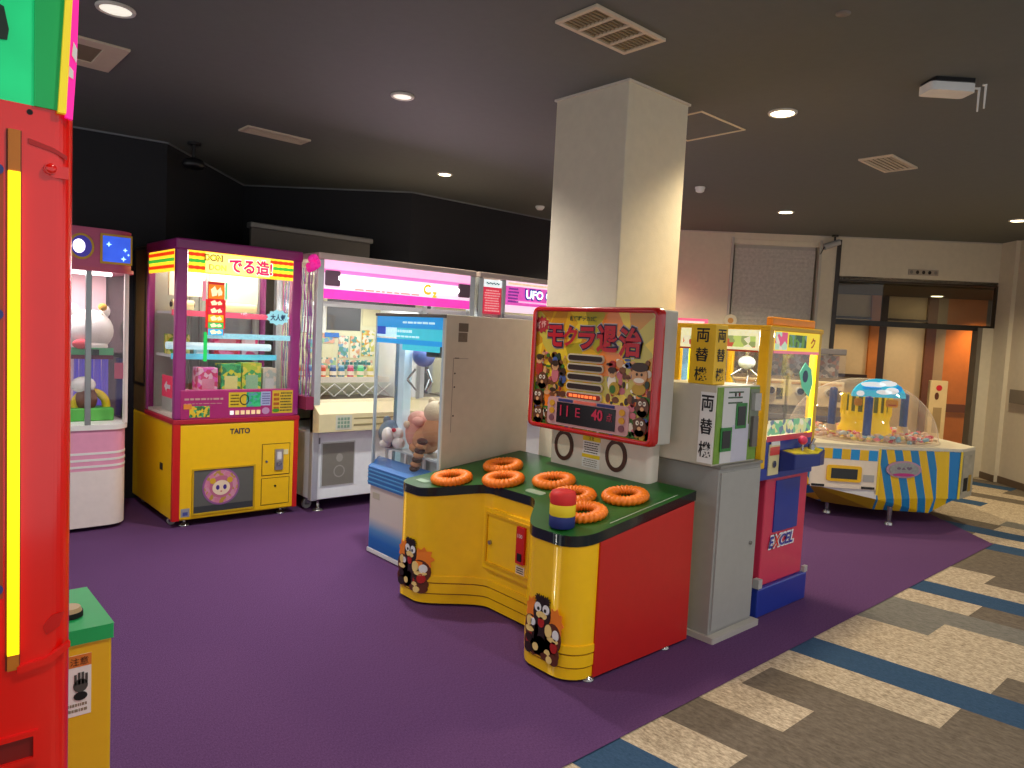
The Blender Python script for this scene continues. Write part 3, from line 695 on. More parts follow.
MB().cyl((.1, .1, 1.765), (.65, .1, 1.765), .012, .012, TUBE, 10).build('lamp_tube', t)
b = MB(); b.box(.04, .70, .25, .64, 1.17, 1.20, mat('plum_shelf', (120, 30, 70), .5)); b.box(.04, .70, .24, .25, 1.20, 1.25, mat('green_rim', (90, 170, 120), .5)); b.build('shelf', t)
b = MB()
for i in range(14):
    x = .50 + i * .016; b.cyl((x, .45 + .012 * math.sin(i * 2.1), .74), (x, .45 + .012 * math.sin(i * 2.1), 1.17), .012, .008, mat('curtain_violet', (130, 110, 220), .5, emit=.15), 8)
b.build('curtain', t)
b = MB(); b.box(.56, .60, .2, .24, 1.2, 1.24, BLK); b.build('clip', t)
MB().box(.655, .71, .012, .016, 1.05, 1.16, mat('label_rose', (190, 80, 110), .5)).build('small_label', t)
foot(.2, .15, .035).build('leveling_foot', t); foot(.55, .15, .035).build('leveling_foot', t)
# its prizes
t = thing('plush_toy', 'big round white plush on the shelf of the pink crane machine', 'plush toy', (1.19, 5.88, 1.20))
PW = mat('plush_white', (240, 236, 232), .9, bump=.3)
b = MB(); b.ell((0, 0, .17), (.155, .13, .15), PW, 24); b.ell((.0, 0, .06), (.12, .12, .06), PW, 20); b.build('body', t)
for s_ in (-1, 1): MB().ell((s_ * .1, 0, .31), (.035, .03, .045), PW, 12).build('ear', t)
b = MB(); b.ell((.07, -.06, .34), (.03, .03, .028), mat('gold_bow', (214, 160, 60), .7), 12); b.build('bow', t)
MB().ell((-.07, -.12, .075), (.06, .03, .035), mat('plush_coral', (226, 90, 100), .9), 14).build('collar', t)
t = thing('toy_arch', 'yellow and green toy playhouse at the bottom of the pink crane machine', 'toy', (1.19, 5.82, .735))
MB().box(-.16, .13, -.1, .1, 0, .09, mat('toy_green', (90, 190, 80), .5)).build('base', t, .01)
b = MB(); b.torus((0, 0, .1), .10, .028, mat('toy_yellow', (240, 210, 30), .5), 28, 10, Matrix.Rotation(PI / 2, 3, 'X')); b.build('arch', t)
MB().ell((-.03, -.02, .15), (.07, .07, .09), mat('plush_brown', (120, 70, 50), .9), 16).build('figure', t)
MB().ell((-.05, -.02, .25), (.08, .06, .06), PW, 16).build('cap', t)

# ------------------------------------------------------------------ large white and pink crane machines
PINKG = mat('header_pink', (240, 60, 180), .4, emit=.55, var=.15)
PINKL = mat('header_pale_pink', (250, 190, 226), .4, emit=.55)
PWHITE = mat('panel_blue_white', (232, 240, 244), .35)
def ufo(name, label, x, w, header, dual=True):
    t = thing(name, label, 'arcade machine', (x, 5.2, 0))
    MB().box(0.02, w - .01, .02, .80, .10, .64, PWHITE).build('lower_cabinet', t, .008)
    b = MB(); b.fbox('F', .02, .085, .385, .20, .56, mat('door_rim_white', (190, 196, 198), .4), .006); d = b.build('prize_door', t, .004)
    MB().fbox('F', .014, .095, .375, .21, .55, mat('prize_pocket', (126, 126, 116), .3, coat=.5), .002).build('clear_flap', d)
    b = MB(); b.foval('F', .012, .245, .43, .03, .035, mat('flap_mark', (156, 156, 148), .4), .002, 12); b.fring('F', .012, .245, .32, .05, .05, .01, _M['flap_mark'], .002); b.build('flap_print', d)
    MB().fbox('F', .02, .03, .075, .55, .60, mat('grey_tag', (120, 124, 126), .5), .002).build('rating_sticker', t)
    # control shelf
    b = MB(); b.prism([(0, -.10), (w - .02, -.10), (w - .02, .06), (0, .06)], lambda x_, y_: .66 if y_ < 0 else .64, lambda x_, y_: .80 if y_ < 0 else .90, mat('control_cream', (224, 214, 168), .5)); cp = b.build('control_shelf', t, .008)
    b = MB(); b.fbox('F', -.10, .14, .28, .675, .79, mat('button_plate', (206, 208, 190), .4), .004)
    for i in range(4):
        for j in range(3): b.fbox('F', -.104, .155 + i * .028, .175 + i * .028, .69 + j * .03, .712 + j * .03, mat('key_green', (130, 160, 140), .4), .003)
    b.build('keypad', cp)
    b = MB(); b.fbox('F', -.10, .30, w - .06, .70, .715, mat('control_line', (150, 140, 100), .5), .003); b.fbox('F', -.10, .30, w - .06, .755, .765, _M['control_line'], .003); b.build('trim_line', cp)
    for xx in (0, w - .06): MB().box(xx, xx + .055, 0, .06, .10 if xx == 0 else .64, 2.0, mat('alu_post', (196, 204, 206), .3, .5)).build('frame_post', t, .006)
    for xx in (0, w - .055): MB().box(xx, xx + .05, .74, .80, .64, 2.0, _M['alu_post']).build('frame_post', t, .006)
    b = MB(); b.box(0, w, -.01, .80, 2.0, 2.05, mat('top_rail_beige', (206, 190, 180), .4))
    b.build('top_frame', t, .008)
    MB().box(.04, w - .04, .76, .79, .66, 2.0, mat('back_cream', (206, 208, 172), .6)).build('back_panel', t)
    MB().box(.05, w - .06, .0, .006, .88, 1.68, GL).build('front_glass', t)
    MB().box(.012, .018, .06, .74, .88, 1.98, GL).build('side_glass', t)
    MB().box(.02, w - .02, .05, .78, .84, .862, mat('play_field', (120, 112, 96), .6)).build('play_field', t)
    header(t, w)
    MB().box(.06, w - .06, .05, .09, 1.64, 1.68, mat('rail_white', (226, 232, 226), .4)).build('crane_rail', t)
    for xx in (.10, w - .12): foot(xx, .08, .10, .045).build('leveling_foot', t)
    for xx in (.06, w - .10): caster(xx, .2, .038).build('caster', t)
    return t
def hdr_a(t, w):
    b = MB(); b.fbox('F', .012, .055, w - .06, 1.70, 2.0, mat('header_white', (250, 222, 240), .3, emit=.5, var=.04), .004)
    b.fbox('F', .008, .055, w - .06, 1.93, 2.0, PINKL, .002); b.fbox('F', .008, .055, w - .06, 1.70, 1.775, PINKG, .002); b.fbox('F', .008, .055, w - .06, 1.90, 1.93, mat('header_rose', (240, 120, 196), .3, emit=.5), .002)
    h = b.build('light_header', t)
    MB().cyl((.17, .0, 1.865), (w - .2, .0, 1.855), .022, .022, mat('header_tube', (255, 252, 250), .4, emit=2.0, var=0), 14).build('tube_glow', h)
    for u in (.06, w - .20):
        MB().box(u, u + .13, -.015, .008, 1.80, 1.92, mat('smoke_end', (120, 90, 110), .3)).build('tube_cap', h, .02)
    b = MB(); b.text('C', 'F', -.02, w - .55, 1.84, mat('gold_mark', (236, 190, 40), .4, emit=.6), h=.09, t=.002, bold=.05); b.text('z', 'F', -.02, w - .47, 1.80, _M['gold_mark'], h=.05, t=.002, bold=.05); b.build('gold_mark', h)
    b = MB(); b.lines('F', -.004, .30, w - .62, 1.775, 1.80, 1, mat('head_small', (226, 170, 150), .5, emit=.4), .003, 12); b.build('small_print', h)
def hdr_b(t, w):
    b = MB(); b.fbox('F', .012, .0, .055, 1.68, 2.0, WHT, .004)
    b.fbox('F', .012, .33, w - .06, 1.70, 2.0, mat('header_white', (250, 222, 240), .3, emit=.5, var=.04), .004)
    b.fbox('F', .008, .33, w - .06, 1.77, 1.95, mat('header_stripe_pink', (240, 90, 190), .3, emit=.45, var=.3, scale=25), .002)
    b.fbox('F', .008, .36, w - .10, 1.965, 1.985, mat('header_peach', (250, 206, 170), .3, emit=.5, var=.3, scale=60), .002)
    b.fbox('F', .004, .46, w - .12, 1.80, 1.815, PINKL, .002)
    h = b.build('light_header', t)
    b = MB(); b.text('UFO CATCHER', 'F', -.002, .99, 1.885, mat('ufo_outline', (60, 50, 170), .4, emit=.2), w=.84, h=.115, t=.002, bold=.06)
    b.text('UFO CATCHER', 'F', -.005, .99, 1.885, mat('ufo_white', (236, 250, 252), .4, emit=.9), w=.81, h=.085, t=.002, bold=.035); b.build('title_text', h)
    b = MB(); b.lines('F', .004, .36, .50, 1.79, 1.94, 5, mat('head_violet', (150, 70, 180), .5, emit=.2), .003, 14, .6); b.build('small_print', h)
    b = MB(); b.fbox('F', .012, .06, .28, 1.67, 1.99, mat('poster_red', (226, 50, 80), .4, emit=.35, var=.3, scale=40), .004); b.fbox('F', .008, .06, .28, 1.92, 1.99, mat('poster_pale', (236, 250, 250), .4, emit=.5), .002)
    b.lines('F', .008, .075, .265, 1.69, 1.90, 9, mat('poster_pink', (250, 170, 170), .4, emit=.4), .002, 9, .5); b.text('Aqours' if False else '~~~~', 'F', .006, .17, 1.955, mat('poster_teal', (40, 110, 120), .4), w=.16, h=.025, t=.002); b.build('red_poster', t)
    MB().box(.285, .33, 0, .05, .88, 2.0, _M['alu_post']).build('frame_post', t, .006)
    MB().cyl((.4, .2, 1.95), (w - .2, .2, 1.95), .015, .015, TUBE, 10).build('lamp_tube', t)
u1 = ufo('claw_crane_machine', 'long white crane machine with glowing pink header beside the yellow machine', 2.6, 1.56, hdr_a)
u2 = ufo('claw_crane_machine', 'white crane machine with pink lettered header partly hidden behind the pillar', 4.2, 1.5, hdr_b)
MB().cyl((.1, .25, 1.66), (1.4, .25, 1.66), .014, .014, TUBE, 10).build('lamp_tube', u1)
# inner dark window, posters on back, right divider
b = MB(); b.fbox('F', .76, .48, .82, 1.45, 1.76, mat('dark_pane', (70, 72, 74), .3), .004); b.fbox('F', .76, .82, 1.42, 1.66, 1.76, _M['dark_pane'], .004); b.fbox('F', .757, .84, 1.4, 1.50, 1.665, mat('paper_cream', (206, 204, 160), .6), .003); b.fbox('F', .754, .24, .47, 1.42, 1.70, mat('paper_white', (206, 212, 204), .6), .003); b.build('rear_posters', u1)
b = MB(); pc = [(190, 190, 90), (150, 190, 150), (110, 160, 190), (206, 160, 140), (80, 150, 140), (214, 214, 200), (206, 150, 60)]
fl = [(.44, 1.33, .12, .10), (.30, 1.24, .14, .12), (.60, 1.20, .10, .20), (.72, 1.20, .10, .2), (.84, 1.22, .13, .24), (.99, 1.2, .12, .2), (.30, 1.10, .28, .10), (.60, 1.08, .36, .10), (1.12, 1.2, .2, .25), (1.02, 1.06, .3, .12), (.28, 1.38, .10, .03)]
for i, (u, v, w_, h_) in enumerate(fl):
    b.fbox('F', .757, u, u + w_, v, v + h_, patches('flyer_%d' % (i % 5), [pc[(i + k) % 7] for k in range(4)] + [(216, 216, 190)], 30 + 4 * i, .6), .004)
b.fbox('F', .752, .46, .60, 1.385, 1.425, mat('flyer_blue', (40, 110, 190), .5), .003)
b.text('TIIEEO', 'F', .752, .78, 1.13, mat('flyer_teal', (30, 110, 110), .5), w=.3, h=.07, t=.003) if False else b.lines('F', .752, .62, .95, 1.09, 1.17, 2, mat('flyer_teal', (30, 110, 110), .5), .003, 91, .6)
b.build('flyers', u1)
b = MB(); b.box(1.02, 1.07, .05, .75, .86, 1.66, mat('divider_white', (232, 240, 240), .4, emit=.1)); b.box(.98, 1.02, .04, .06, .86, 1.66, mat('divider_alu', (200, 210, 205), .3, .3)); b.build('divider', u1, .006)
b = MB(); b.fbox('F', .757, 1.12, 1.46, 1.38, 1.64, mat('pink_print', (240, 200, 214), .5, emit=.2, var=.3, scale=40), .004); b.lines('F', .753, 1.14, 1.44, 1.42, 1.62, 5, mat('pink_lines', (226, 110, 150), .5), .002, 21, .5); b.build('pink_poster', u1)
b = MB(); b.box(1.30, 1.44, .3, .42, 1.54, 1.62, BLK); b.box(1.30, 1.36, .3, .40, 1.46, 1.54, mat('claw_yellow', (226, 180, 40), .5)); b.box(1.24, 1.48, .3, .44, 1.42, 1.47, mat('claw_teal', (30, 70, 90), .5)); b.build('claw', u1, .01)
# lattice under prize shelf
b = MB(); b.box(.10, .96, .45, .70, 1.02, 1.04, mat('shelf_gold', (226, 190, 90), .5)); b.box(.10, .96, .446, .45, 1.0, 1.05, mat('shelf_front_white', (236, 230, 214), .5))
b.build('prize_shelf', u1)
b = MB()
for i in range(6):
    x = .12 + i * .14
    for s_ in (0, 1): b.cyl((x + .14 * s_, .43, .88), (x + .14 * (1 - s_), .43, .99), .006, .006, mat('lattice_white', (214, 214, 206), .5), 6)
b.build('lattice', u1)
# jars and cans on the shelf
jars = [(.13, (206, 120, 80), 'amber'), (.20, (40, 140, 210), 'bright blue'), (.33, (196, 70, 50), 'brick red'), (.43, (40, 80, 140), 'dark blue'), (.51, (40, 120, 160), 'teal blue'), (.60, (190, 50, 90), 'crimson'), (.70, (60, 190, 110), 'green'), (.80, (190, 180, 70), 'olive yellow')]
for i, (x, c, nm) in enumerate(jars):
    t = thing('snack_jar', '%s lidded snack jar on the shelf inside the long white machine' % nm, 'jar', (2.6 + x, 5.2 + .52, 1.04), 0, 'jars on the prize shelf of the long crane machine')
    MB().lathe([(.028, 0), (.03, .01), (.03, .07), (.024, .085)], (0, 0, 0), mat('jar_%d' % i, c, .3), 14).build('jar_body', t)
    MB().lathe([(.026, .085), (.026, .105), (.001, .106)], (0, 0, 0), mat('jar_lid_%d' % i, tuple(min(255, int(v * .6 + 90)) for v in c), .4), 14).build('lid', t)
    MB().lathe([(.0308, .02), (.0308, .055)], (0, 0, 0), mat('jar_label', (230, 226, 214), .5), 14).build('wrap_label', t)
b = MB(); b.box(2.6 + .36, 2.6 + .5, 5.2 + .48, 5.2 + .56, 1.04, 1.05, WHT)
# foil streamers between the machines
t = thing('streamer_curtain', 'pink and silver foil streamers with magenta pompom between two machines', 'streamers', (2.535, 5.22, 0))
b = MB(); rs = random.Random(2); cs = [mat('foil_silver', (214, 206, 214), .25, .8), mat('foil_pink', (214, 110, 170), .3, .6), mat('foil_mauve', (150, 90, 150), .3, .6), mat('foil_blue', (150, 190, 230), .25, .7)]
for i in range(26):
    x = rs.uniform(0, .055); y = rs.uniform(-.03, .5); w = .008
    m = cs[i % 4]; pts = []
    for k in range(9):
        z = 1.93 - k * .125; dx = .006 * math.sin(k * 1.7 + i); pts.append((x + dx, y, z))
    for k in range(8):
        a, c = pts[k], pts[k + 1]; b.add([a, (a[0] + w, a[1] + .003, a[2]), (c[0] + w, c[1] - .003, c[2]), c], [(0, 1, 2, 3)], m)
b.build('foil_strips', t)['kind'] = 'stuff'
b = MB(); rs = random.Random(4)
for i in range(26): b.ell((.025 + rs.uniform(-.03, .03), rs.uniform(-.05, .03), 1.96 + rs.uniform(-.05, .05)), .026, mat('pompom_magenta', (240, 40, 160), .6, emit=.25), 8)
b.build('pompom', t)
MB().box(-.005, .06, -.03, .3, .83, .93, mat('maroon_fabric', (130, 30, 70), .8)).build('hem', t)

# ------------------------------------------------------------------ small blue crane machine with plush toys (faces -X)
t = thing('claw_crane_machine', 'small blue and white crane machine holding plush toys, plain beige side', 'arcade machine', (2.49, 4.135, 0), -90)
BEI = mat('beige_side_panel', (212, 206, 186), .5); BLU = mat('band_blue', (30, 120, 200), .35)
GRAD = ramp_axis('base_print_gradient', 'z', [(0, (24, 96, 170)), (.10, (24, 110, 190)), (.16, (90, 150, 200)), (.24, (214, 206, 196)), (1, (222, 212, 200))], .4, const=False)
W6, D6 = .765, .68
MB().box(0, W6 - .012, 0.0, D6, .03, .46, GRAD).build('lower_cabinet', t, .006)
MB().box(-.006, W6, -.008, D6, .004, .032, WHT).build('bottom_trim', t, .004)
b = MB(); b.box(W6 - .012, W6 + .006, 0, D6, .008, 1.59, BEI); sp = b.build('side_panel', t, .004)
b = MB(); b.fbox('R', W6 + .006, .09, .16, 1.495, 1.545, mat('label_brown', (110, 100, 86), .6), .002); b.fbox('R', W6 + .006, .09, .155, 1.435, 1.49, mat('label_brown2', (120, 108, 92), .6, var=.3, scale=60), .002); b.build('rating_label', sp)
b = MB(); b.fbox('R', W6 + .006, .07, .10, 1.338, 1.342, DARK, .001); b.fbox('R', W6 + .006, .06, .063, .9, 1.34, mat('seam_grey', (150, 142, 128), .6), .001); b.fbox('R', W6 + .006, .06, .17, 1.336, 1.339, _M['seam_grey'], .001)
for z in (1.25, 1.17, 1.0): b.foval('R', W6 + .006, .075, z, .005, .005, DARK, .002, 8)
b.build('seam', sp)
b = MB(); b.prism([(0, -.02), (W6 - .012, -.02), (W6 - .012, .06), (0, .06)], .46, lambda x, y: .58 if y < 0 else .64, mat('blue_ledge', (40, 110, 180), .35)); lg = b.build('blue_ledge', t, .004)
for z in (.475, .505, .53, .555): MB().fbox('F', -.02, 0, W6 - .012, z, z + .008, mat('ledge_line', (90, 170, 220), .4), .002).build('ledge_stripe', lg)
for x, y in ((0, 0), (0, D6 - .02)): MB().box(x, x + .014, y, y + .02, .6, 1.58, mat('edge_clear', (190, 206, 214), .3)).build('frame_post', t, .002)
MB().box(W6 - .03, W6 - .012, 0, .02, .6, 1.58, mat('edge_clear', (190, 206, 214), .3)).build('frame_post', t, .002)
MB().box(-.004, W6 + .004, -.006, D6, 1.57, 1.59, mat('dark_top', (90, 86, 80), .4)).build('top_frame', t, .003)
MB().box(.014, W6 - .03, .002, .007, .6, 1.57, GL).build('front_glass', t)
MB().box(.001, .006, .02, D6 - .02, .6, 1.57, GL).build('side_glass', t)
MB().box(.014, W6 - .02, D6 - .012, D6, .6, 1.57, glass('rear_glass', (.85, .95, 1), .9)).build('rear_glass', t)
b = MB(); HB = mat('header_blue', (30, 150, 220), .35, emit=.35); HC = mat('header_cyan', (60, 190, 210), .35, emit=.35); HW = mat('header_ice', (190, 230, 240), .35, emit=.4)
b.fbox('F', .002, .015, W6 - .03, 1.50, 1.57, HB, .002); b.fbox('F', .002, .25, W6 - .03, 1.43, 1.50, HC, .002); b.fbox('F', .002, .015, .25, 1.44, 1.50, HW, .002); b.fbox('F', .002, .015, W6 - .03, 1.40, 1.43, HB, .002); b.fbox('F', .002, .32, W6 - .05, 1.365, 1.40, HC, .002)
b.fbox('F', .0, .02, .12, 1.455, 1.505, mat('header_royal', (30, 80, 200), .4, emit=.2), .002)
b.lines('F', .0, .14, .42, 1.47, 1.49, 1, HW, .002, 31, .8); b.lines('F', .0, .18, .5, 1.44, 1.455, 1, HW, .002, 32, .7); b.lines('F', 0, .3, .68, 1.525, 1.545, 1, HW, .002, 33, .6)
b.build('header_print', t)
b = MB(); b.box(.13, .20, .10, .16, .6, 1.45, mat('crane_column_white', (206, 232, 240), .3, emit=.15)); b.box(.09, .105, .10, .14, .6, 1.42, mat('column_edge', (150, 170, 180), .3)); b.build('crane_column', t, .004)
b = MB(); b.cyl((.06, .10, 1.555), (.66, .10, 1.555), .01, .01, mat('tube_cool', (226, 246, 255), .4, emit=7, var=0), 10); b.build('lamp_tube', t)
b = MB(); b.box(.55, .68, .02, .10, 1.335, 1.40, mat('motor_grey', (96, 98, 98), .5)); b.ell((.62, .06, 1.44), (.085, .05, .09), mat('motor_navy', (20, 24, 70), .4), 20); b.box(.55, .69, .02, .10, 1.395, 1.44, mat('motor_navy', (20, 24, 70), .4)); b.build('crane_motor', t, .006)
b = MB(); b.cyl((.27, .2, 1.38), (.27, .2, 1.50), .02, .02, STEEL, 12); b.ell((.27, .2, 1.33), (.085, .07, .075), mat('claw_lilac', (130, 140, 200), .4), 18)
for k in range(3):
    a = k * 2.1; b.cyl((.27 + .05 * math.cos(a), .2 + .05 * math.sin(a), 1.24), (.27 + .10 * math.cos(a), .2 + .10 * math.sin(a), 1.17), .008, .006, STEEL, 8); b.cyl((.27 + .10 * math.cos(a), .2 + .10 * math.sin(a), 1.17), (.27 + .04 * math.cos(a), .2 + .04 * math.sin(a), 1.10), .008, .005, STEEL, 8)
b.build('claw', t)
# clear prize box inside
b = MB()
for x in (.07, .30, .50): b.box(x, x + .02, .06, .075, .60, .70, mat('white_leg', (226, 226, 220), .4))
b.box(.05, .70, .06, .5, .70, .712, mat('shelf_clear', (206, 220, 224), .3)); b.box(.14, .64, .10, .105, .61, .69, mat('frosted_panel', (190, 200, 196), .4)); b.build('prize_platform', t)
MB().box(.02, W6 - .03, .06, D6 - .02, .585, .6, mat('floor_pale', (206, 220, 224), .5)).build('play_floor', t)
b = MB(); b.fbox('F', 0, .04, .12, .37, .41, mat('tag_cream', (190, 184, 160), .5), .002); b.build('rating_sticker', t)
# plush toys inside; position helper for the rotated frame
def mz(lx, ly, ox=2.49, oy=4.135): return (ox + ly, oy - lx)
def plush(name, label, lx, ly, z, rot):
    x, y = mz(lx, ly); return thing(name, label, 'plush toy', (x, y, z), rot, 'plush toys in the small blue crane machine')
PG = mat('plush_grey', (116, 140, 160), .95, bump=.3); PP = mat('plush_pink', (232, 170, 150), .95, bump=.3); PT = mat('plush_tan', (206, 150, 104), .95, bump=.3); PC = mat('plush_cream', (228, 206, 172), .95, bump=.3); PB = mat('plush_dark_brown', (70, 44, 30), .95, bump=.3)
t = plush('plush_toy', 'grey blue round plush with white face at the left of the crane machine', .085, .09, .712, -90)
b = MB(); b.ell((0, 0, .09), (.085, .08, .09), PG, 20); b.build('body', t); MB().ell((.045, -.05, .085), (.045, .04, .055), PW, 16).build('face', t)
MB().ell((.02, -.05, .03), (.04, .04, .03), PW, 12).build('paw', t); MB().ell((-.05, .0, .17), (.03, .025, .03), PG, 12).build('ear', t)
t = plush('plush_toy', 'small white plush with a red nose between the grey and pink plushes', .19, .085, .712, -90)
b = MB(); b.ell((0, 0, .04), (.05, .04, .04), PW, 14); b.ell((-.01, 0, .10), (.04, .035, .04), PW, 14); b.build('body', t); MB().ell((-.01, -.032, .125), (.018, .014, .014), mat('nose_red', (214, 50, 70), .6), 10).build('nose', t)
t = plush('plush_toy', 'pink round plush in the middle of the small crane machine', .285, .17, .712, -90)
b = MB(); b.ell((0, 0, .12), (.09, .08, .12), PP, 20); b.ell((0, 0, .20), (.075, .07, .06), PP, 18); b.build('body', t); MB().ell((.07, -.05, .20), (.06, .03, .03), PP, 12).build('arm', t); MB().ell((-.02, -.075, .17), (.03, .02, .025), PC, 12).build('muzzle', t)
t = plush('plush_toy', 'large tan bear plush lying with cream head and striped brown tail', .445, .17, .712, -90)
b = MB(); b.ell((-.05, 0, .09), (.12, .09, .09), PT, 20, Matrix.Rotation(-.5, 3, 'Y')); b.ell((.04, 0, .15), (.10, .085, .10), PT, 18); b.build('body', t)
b = MB(); b.ell((.03, 0, .27), (.085, .075, .075), PC, 20); h = b.build('head', t)
for s_ in (-1, 1): MB().ell((.03 + s_ * .055, 0, .335), (.025, .02, .028), PC, 12).build('ear', h)
MB().ell((-.11, -.05, .03), (.05, .04, .03), PT, 14).build('foot', t)
b = MB()
for i in range(7): b.ell((.07 - .012 * i, -.125, .10 - i * .030), (.042, .03, .022), PB if i % 2 == 0 else PT, 14)
b.build('tail', t)

# ------------------------------------------------------------------ mole whacking machine (faces -X)
OX, OY = 2.24, 3.345
t = thing('whack_game_machine', 'yellow and red whack a mole game with green table and tall display', 'arcade machine', (OX, OY, 0), -90)
W7, D7 = 1.335, .83
def fy(x):   # front outline of the cabinet
    a = min(max((x - .14) / .32, 0), 1); c = min(max((1.08 - x) / .34, 0), 1)
    s1 = a * a * (3 - 2 * a); s2 = c * c * (3 - 2 * c)
    return -.02 + .275 * s1 * s2
def outline(ins, rcl=.06, rcr=.12):
    ins = ins - 0.0
    pts = []; x0, x1, y1 = ins - .04, W7 - ins, D7 - ins * .5
    n = 60
    pts.append((x0 + .07, y1)); y = fy(0) + ins + rcl
    for k in range(7):
        a = math.radians(180 + 90 * k / 6); pts.append((x0 + rcl + rcl * math.cos(a), fy(0) + ins + rcl + rcl * math.sin(a)))
    for i in range(n + 1):
        x = x0 + rcl + (x1 - rcr - x0 - rcl) * i / n
        pts.append((x, fy(x) + ins))
    for k in range(7):
        a = math.radians(270 + 90 * k / 6); pts.append((x1 - rcr + rcr * math.cos(a), fy(W7) + ins + rcr + rcr * math.sin(a) + 0))
    pts.append((x1, y1)); return pts
def zt(x, y): return .648 + .143 * y
YM = mat('mole_yellow', (250, 196, 10), .35, coat=.25)
b = MB(); b.prism(outline(.006), .165, lambda x, y: zt(x, y) - .05, YM, True); b.build('cabinet', t)
b = MB(); b.prism(outline(.0), .13, .165, YM, True); b.prism(outline(.008), .122, .13, mat('groove', (150, 104, 8), .6), True); b.prism(outline(.002), .07, .122, YM, True); b.prism(outline(.010), .062, .07, _M['groove'], True); b.prism(outline(.006), .014, .062, YM, True)
b.build('skirt', t)
for x0, x1 in ((-.046, -.036), (W7 - .012, W7 + .004)):
    b = MB(); ya, yb = .125, D7 - .014
    vs = [(x, y, z) for x in (x0, x1) for y, z in ((ya, .013), (yb + .01, .013), (yb, zt(0, yb) - .048), (ya, zt(0, ya) - .048))]
    b.add(vs, [(0, 1, 2, 3), (7, 6, 5, 4), (0, 4, 5, 1), (1, 5, 6, 2), (2, 6, 7, 3), (3, 7, 4, 0)], mat('mole_red', (190, 28, 20), .4)); b.build('side_panel', t, .002)
GRN = mat('table_green', (22, 88, 24), .4, var=.18, scale=60); TBK = mat('table_edge', (12, 26, 30), .25, coat=.3)
b = MB(); b.prism(outline(0, .07, .13), lambda x, y: zt(x, y) - .048, lambda x, y: zt(x, y), TBK, True, GRN); tt = b.build('table_top', t)
TM = Matrix.Rotation(math.atan(.143), 3, 'X')
ring_xy = [(.205, .165), (.25, .50), (.455, .325), (.69, .475), (.94, .36), (1.14, .215), (1.142, .515)]
ORG = mat('ring_orange', (250, 128, 22), .45)
lbl = ['orange']
for x, y in ring_xy:
    z = zt(x, y)
    b = MB(); b.torus((x, y, z + .018), .084, .031, ORG, 120, 12, TM, 26, .12, .75); r = b.build('hole_ring', tt)
    b = MB(); b.cyl((x, y, z - .004), (x, y, z + .0025), .062, .062, BLK, 24); b.build('mole_hole', r)
b = MB()
for k, (u, v, w_, h_) in enumerate([(.72, .315, .13, .045)]):
    P_ = rrect(u - w_ / 2, u + w_ / 2, v - h_ / 2, v + h_ / 2, .02)
    b.prism(P_, lambda x, y: zt(x, y), lambda x, y: zt(x, y) + .004, mat('pale_plate', (150, 170, 140), .4))
b.build('table_plate', tt)
b = MB(); b.prism(rrect(.03, .12, .045, .085, .01), lambda x, y: zt(x, y), lambda x, y: zt(x, y) + .002, mat('table_label', (120, 160, 120), .4, var=.4, scale=60)); b.build('table_sticker', tt)
b = MB(); b.add([(W7 - .035, .22, zt(0, .22) + .001), (W7 - .03, .22, zt(0, .22) + .001), (W7 - .03, .72, zt(0, .72) + .001), (W7 - .035, .72, zt(0, .72) + .001)], [(0, 1, 2, 3)], mat('table_pinstripe', (190, 200, 180), .3)); b.build('edge_line', tt)
# coin door in the notch
ND = fy(.62) + .004
b = MB(); b.fbox('F', ND + .004, .40, .82, .23, .56, YM, .02); d = b.build('coin_door', t, .006)
b = MB(); b.frame('F', ND - .016, .43, .79, .26, .54, .012, mat('door_ridge', (226, 172, 8), .4), .008); b.build('door_ridge', d, .003)
b = MB(); b.fbox('F', ND - .016, .685, .745, .33, .52, mat('coin_red', (200, 24, 20), .4), .014); b.fbox('F', ND - .03, .70, .73, .345, .385, BLK, .004); b.text('100', 'F', ND - .030, .715, .475, WHT, w=.035, t=.003); b.build('coin_slot', d, .003)
b = MB(); b.fbox('F', ND - .016, .68, .745, .27, .315, mat('coin_label', (226, 206, 180), .5), .003); b.lines('F', ND - .019, .685, .74, .275, .31, 3, mat('print_black', (30, 30, 30), .5), .001, 41); b.build('coin_sticker', d)
b = MB(); b.cyl((.47, ND - .016, .38), (.47, ND - .026, .38), .012, .012, STEEL, 14); b.build('lock', d)
b = MB(); b.cyl((1.0, fy(1.0) + .017, .36), (1.0, fy(1.0) + .01, .36), .006, .006, STEEL, 8)
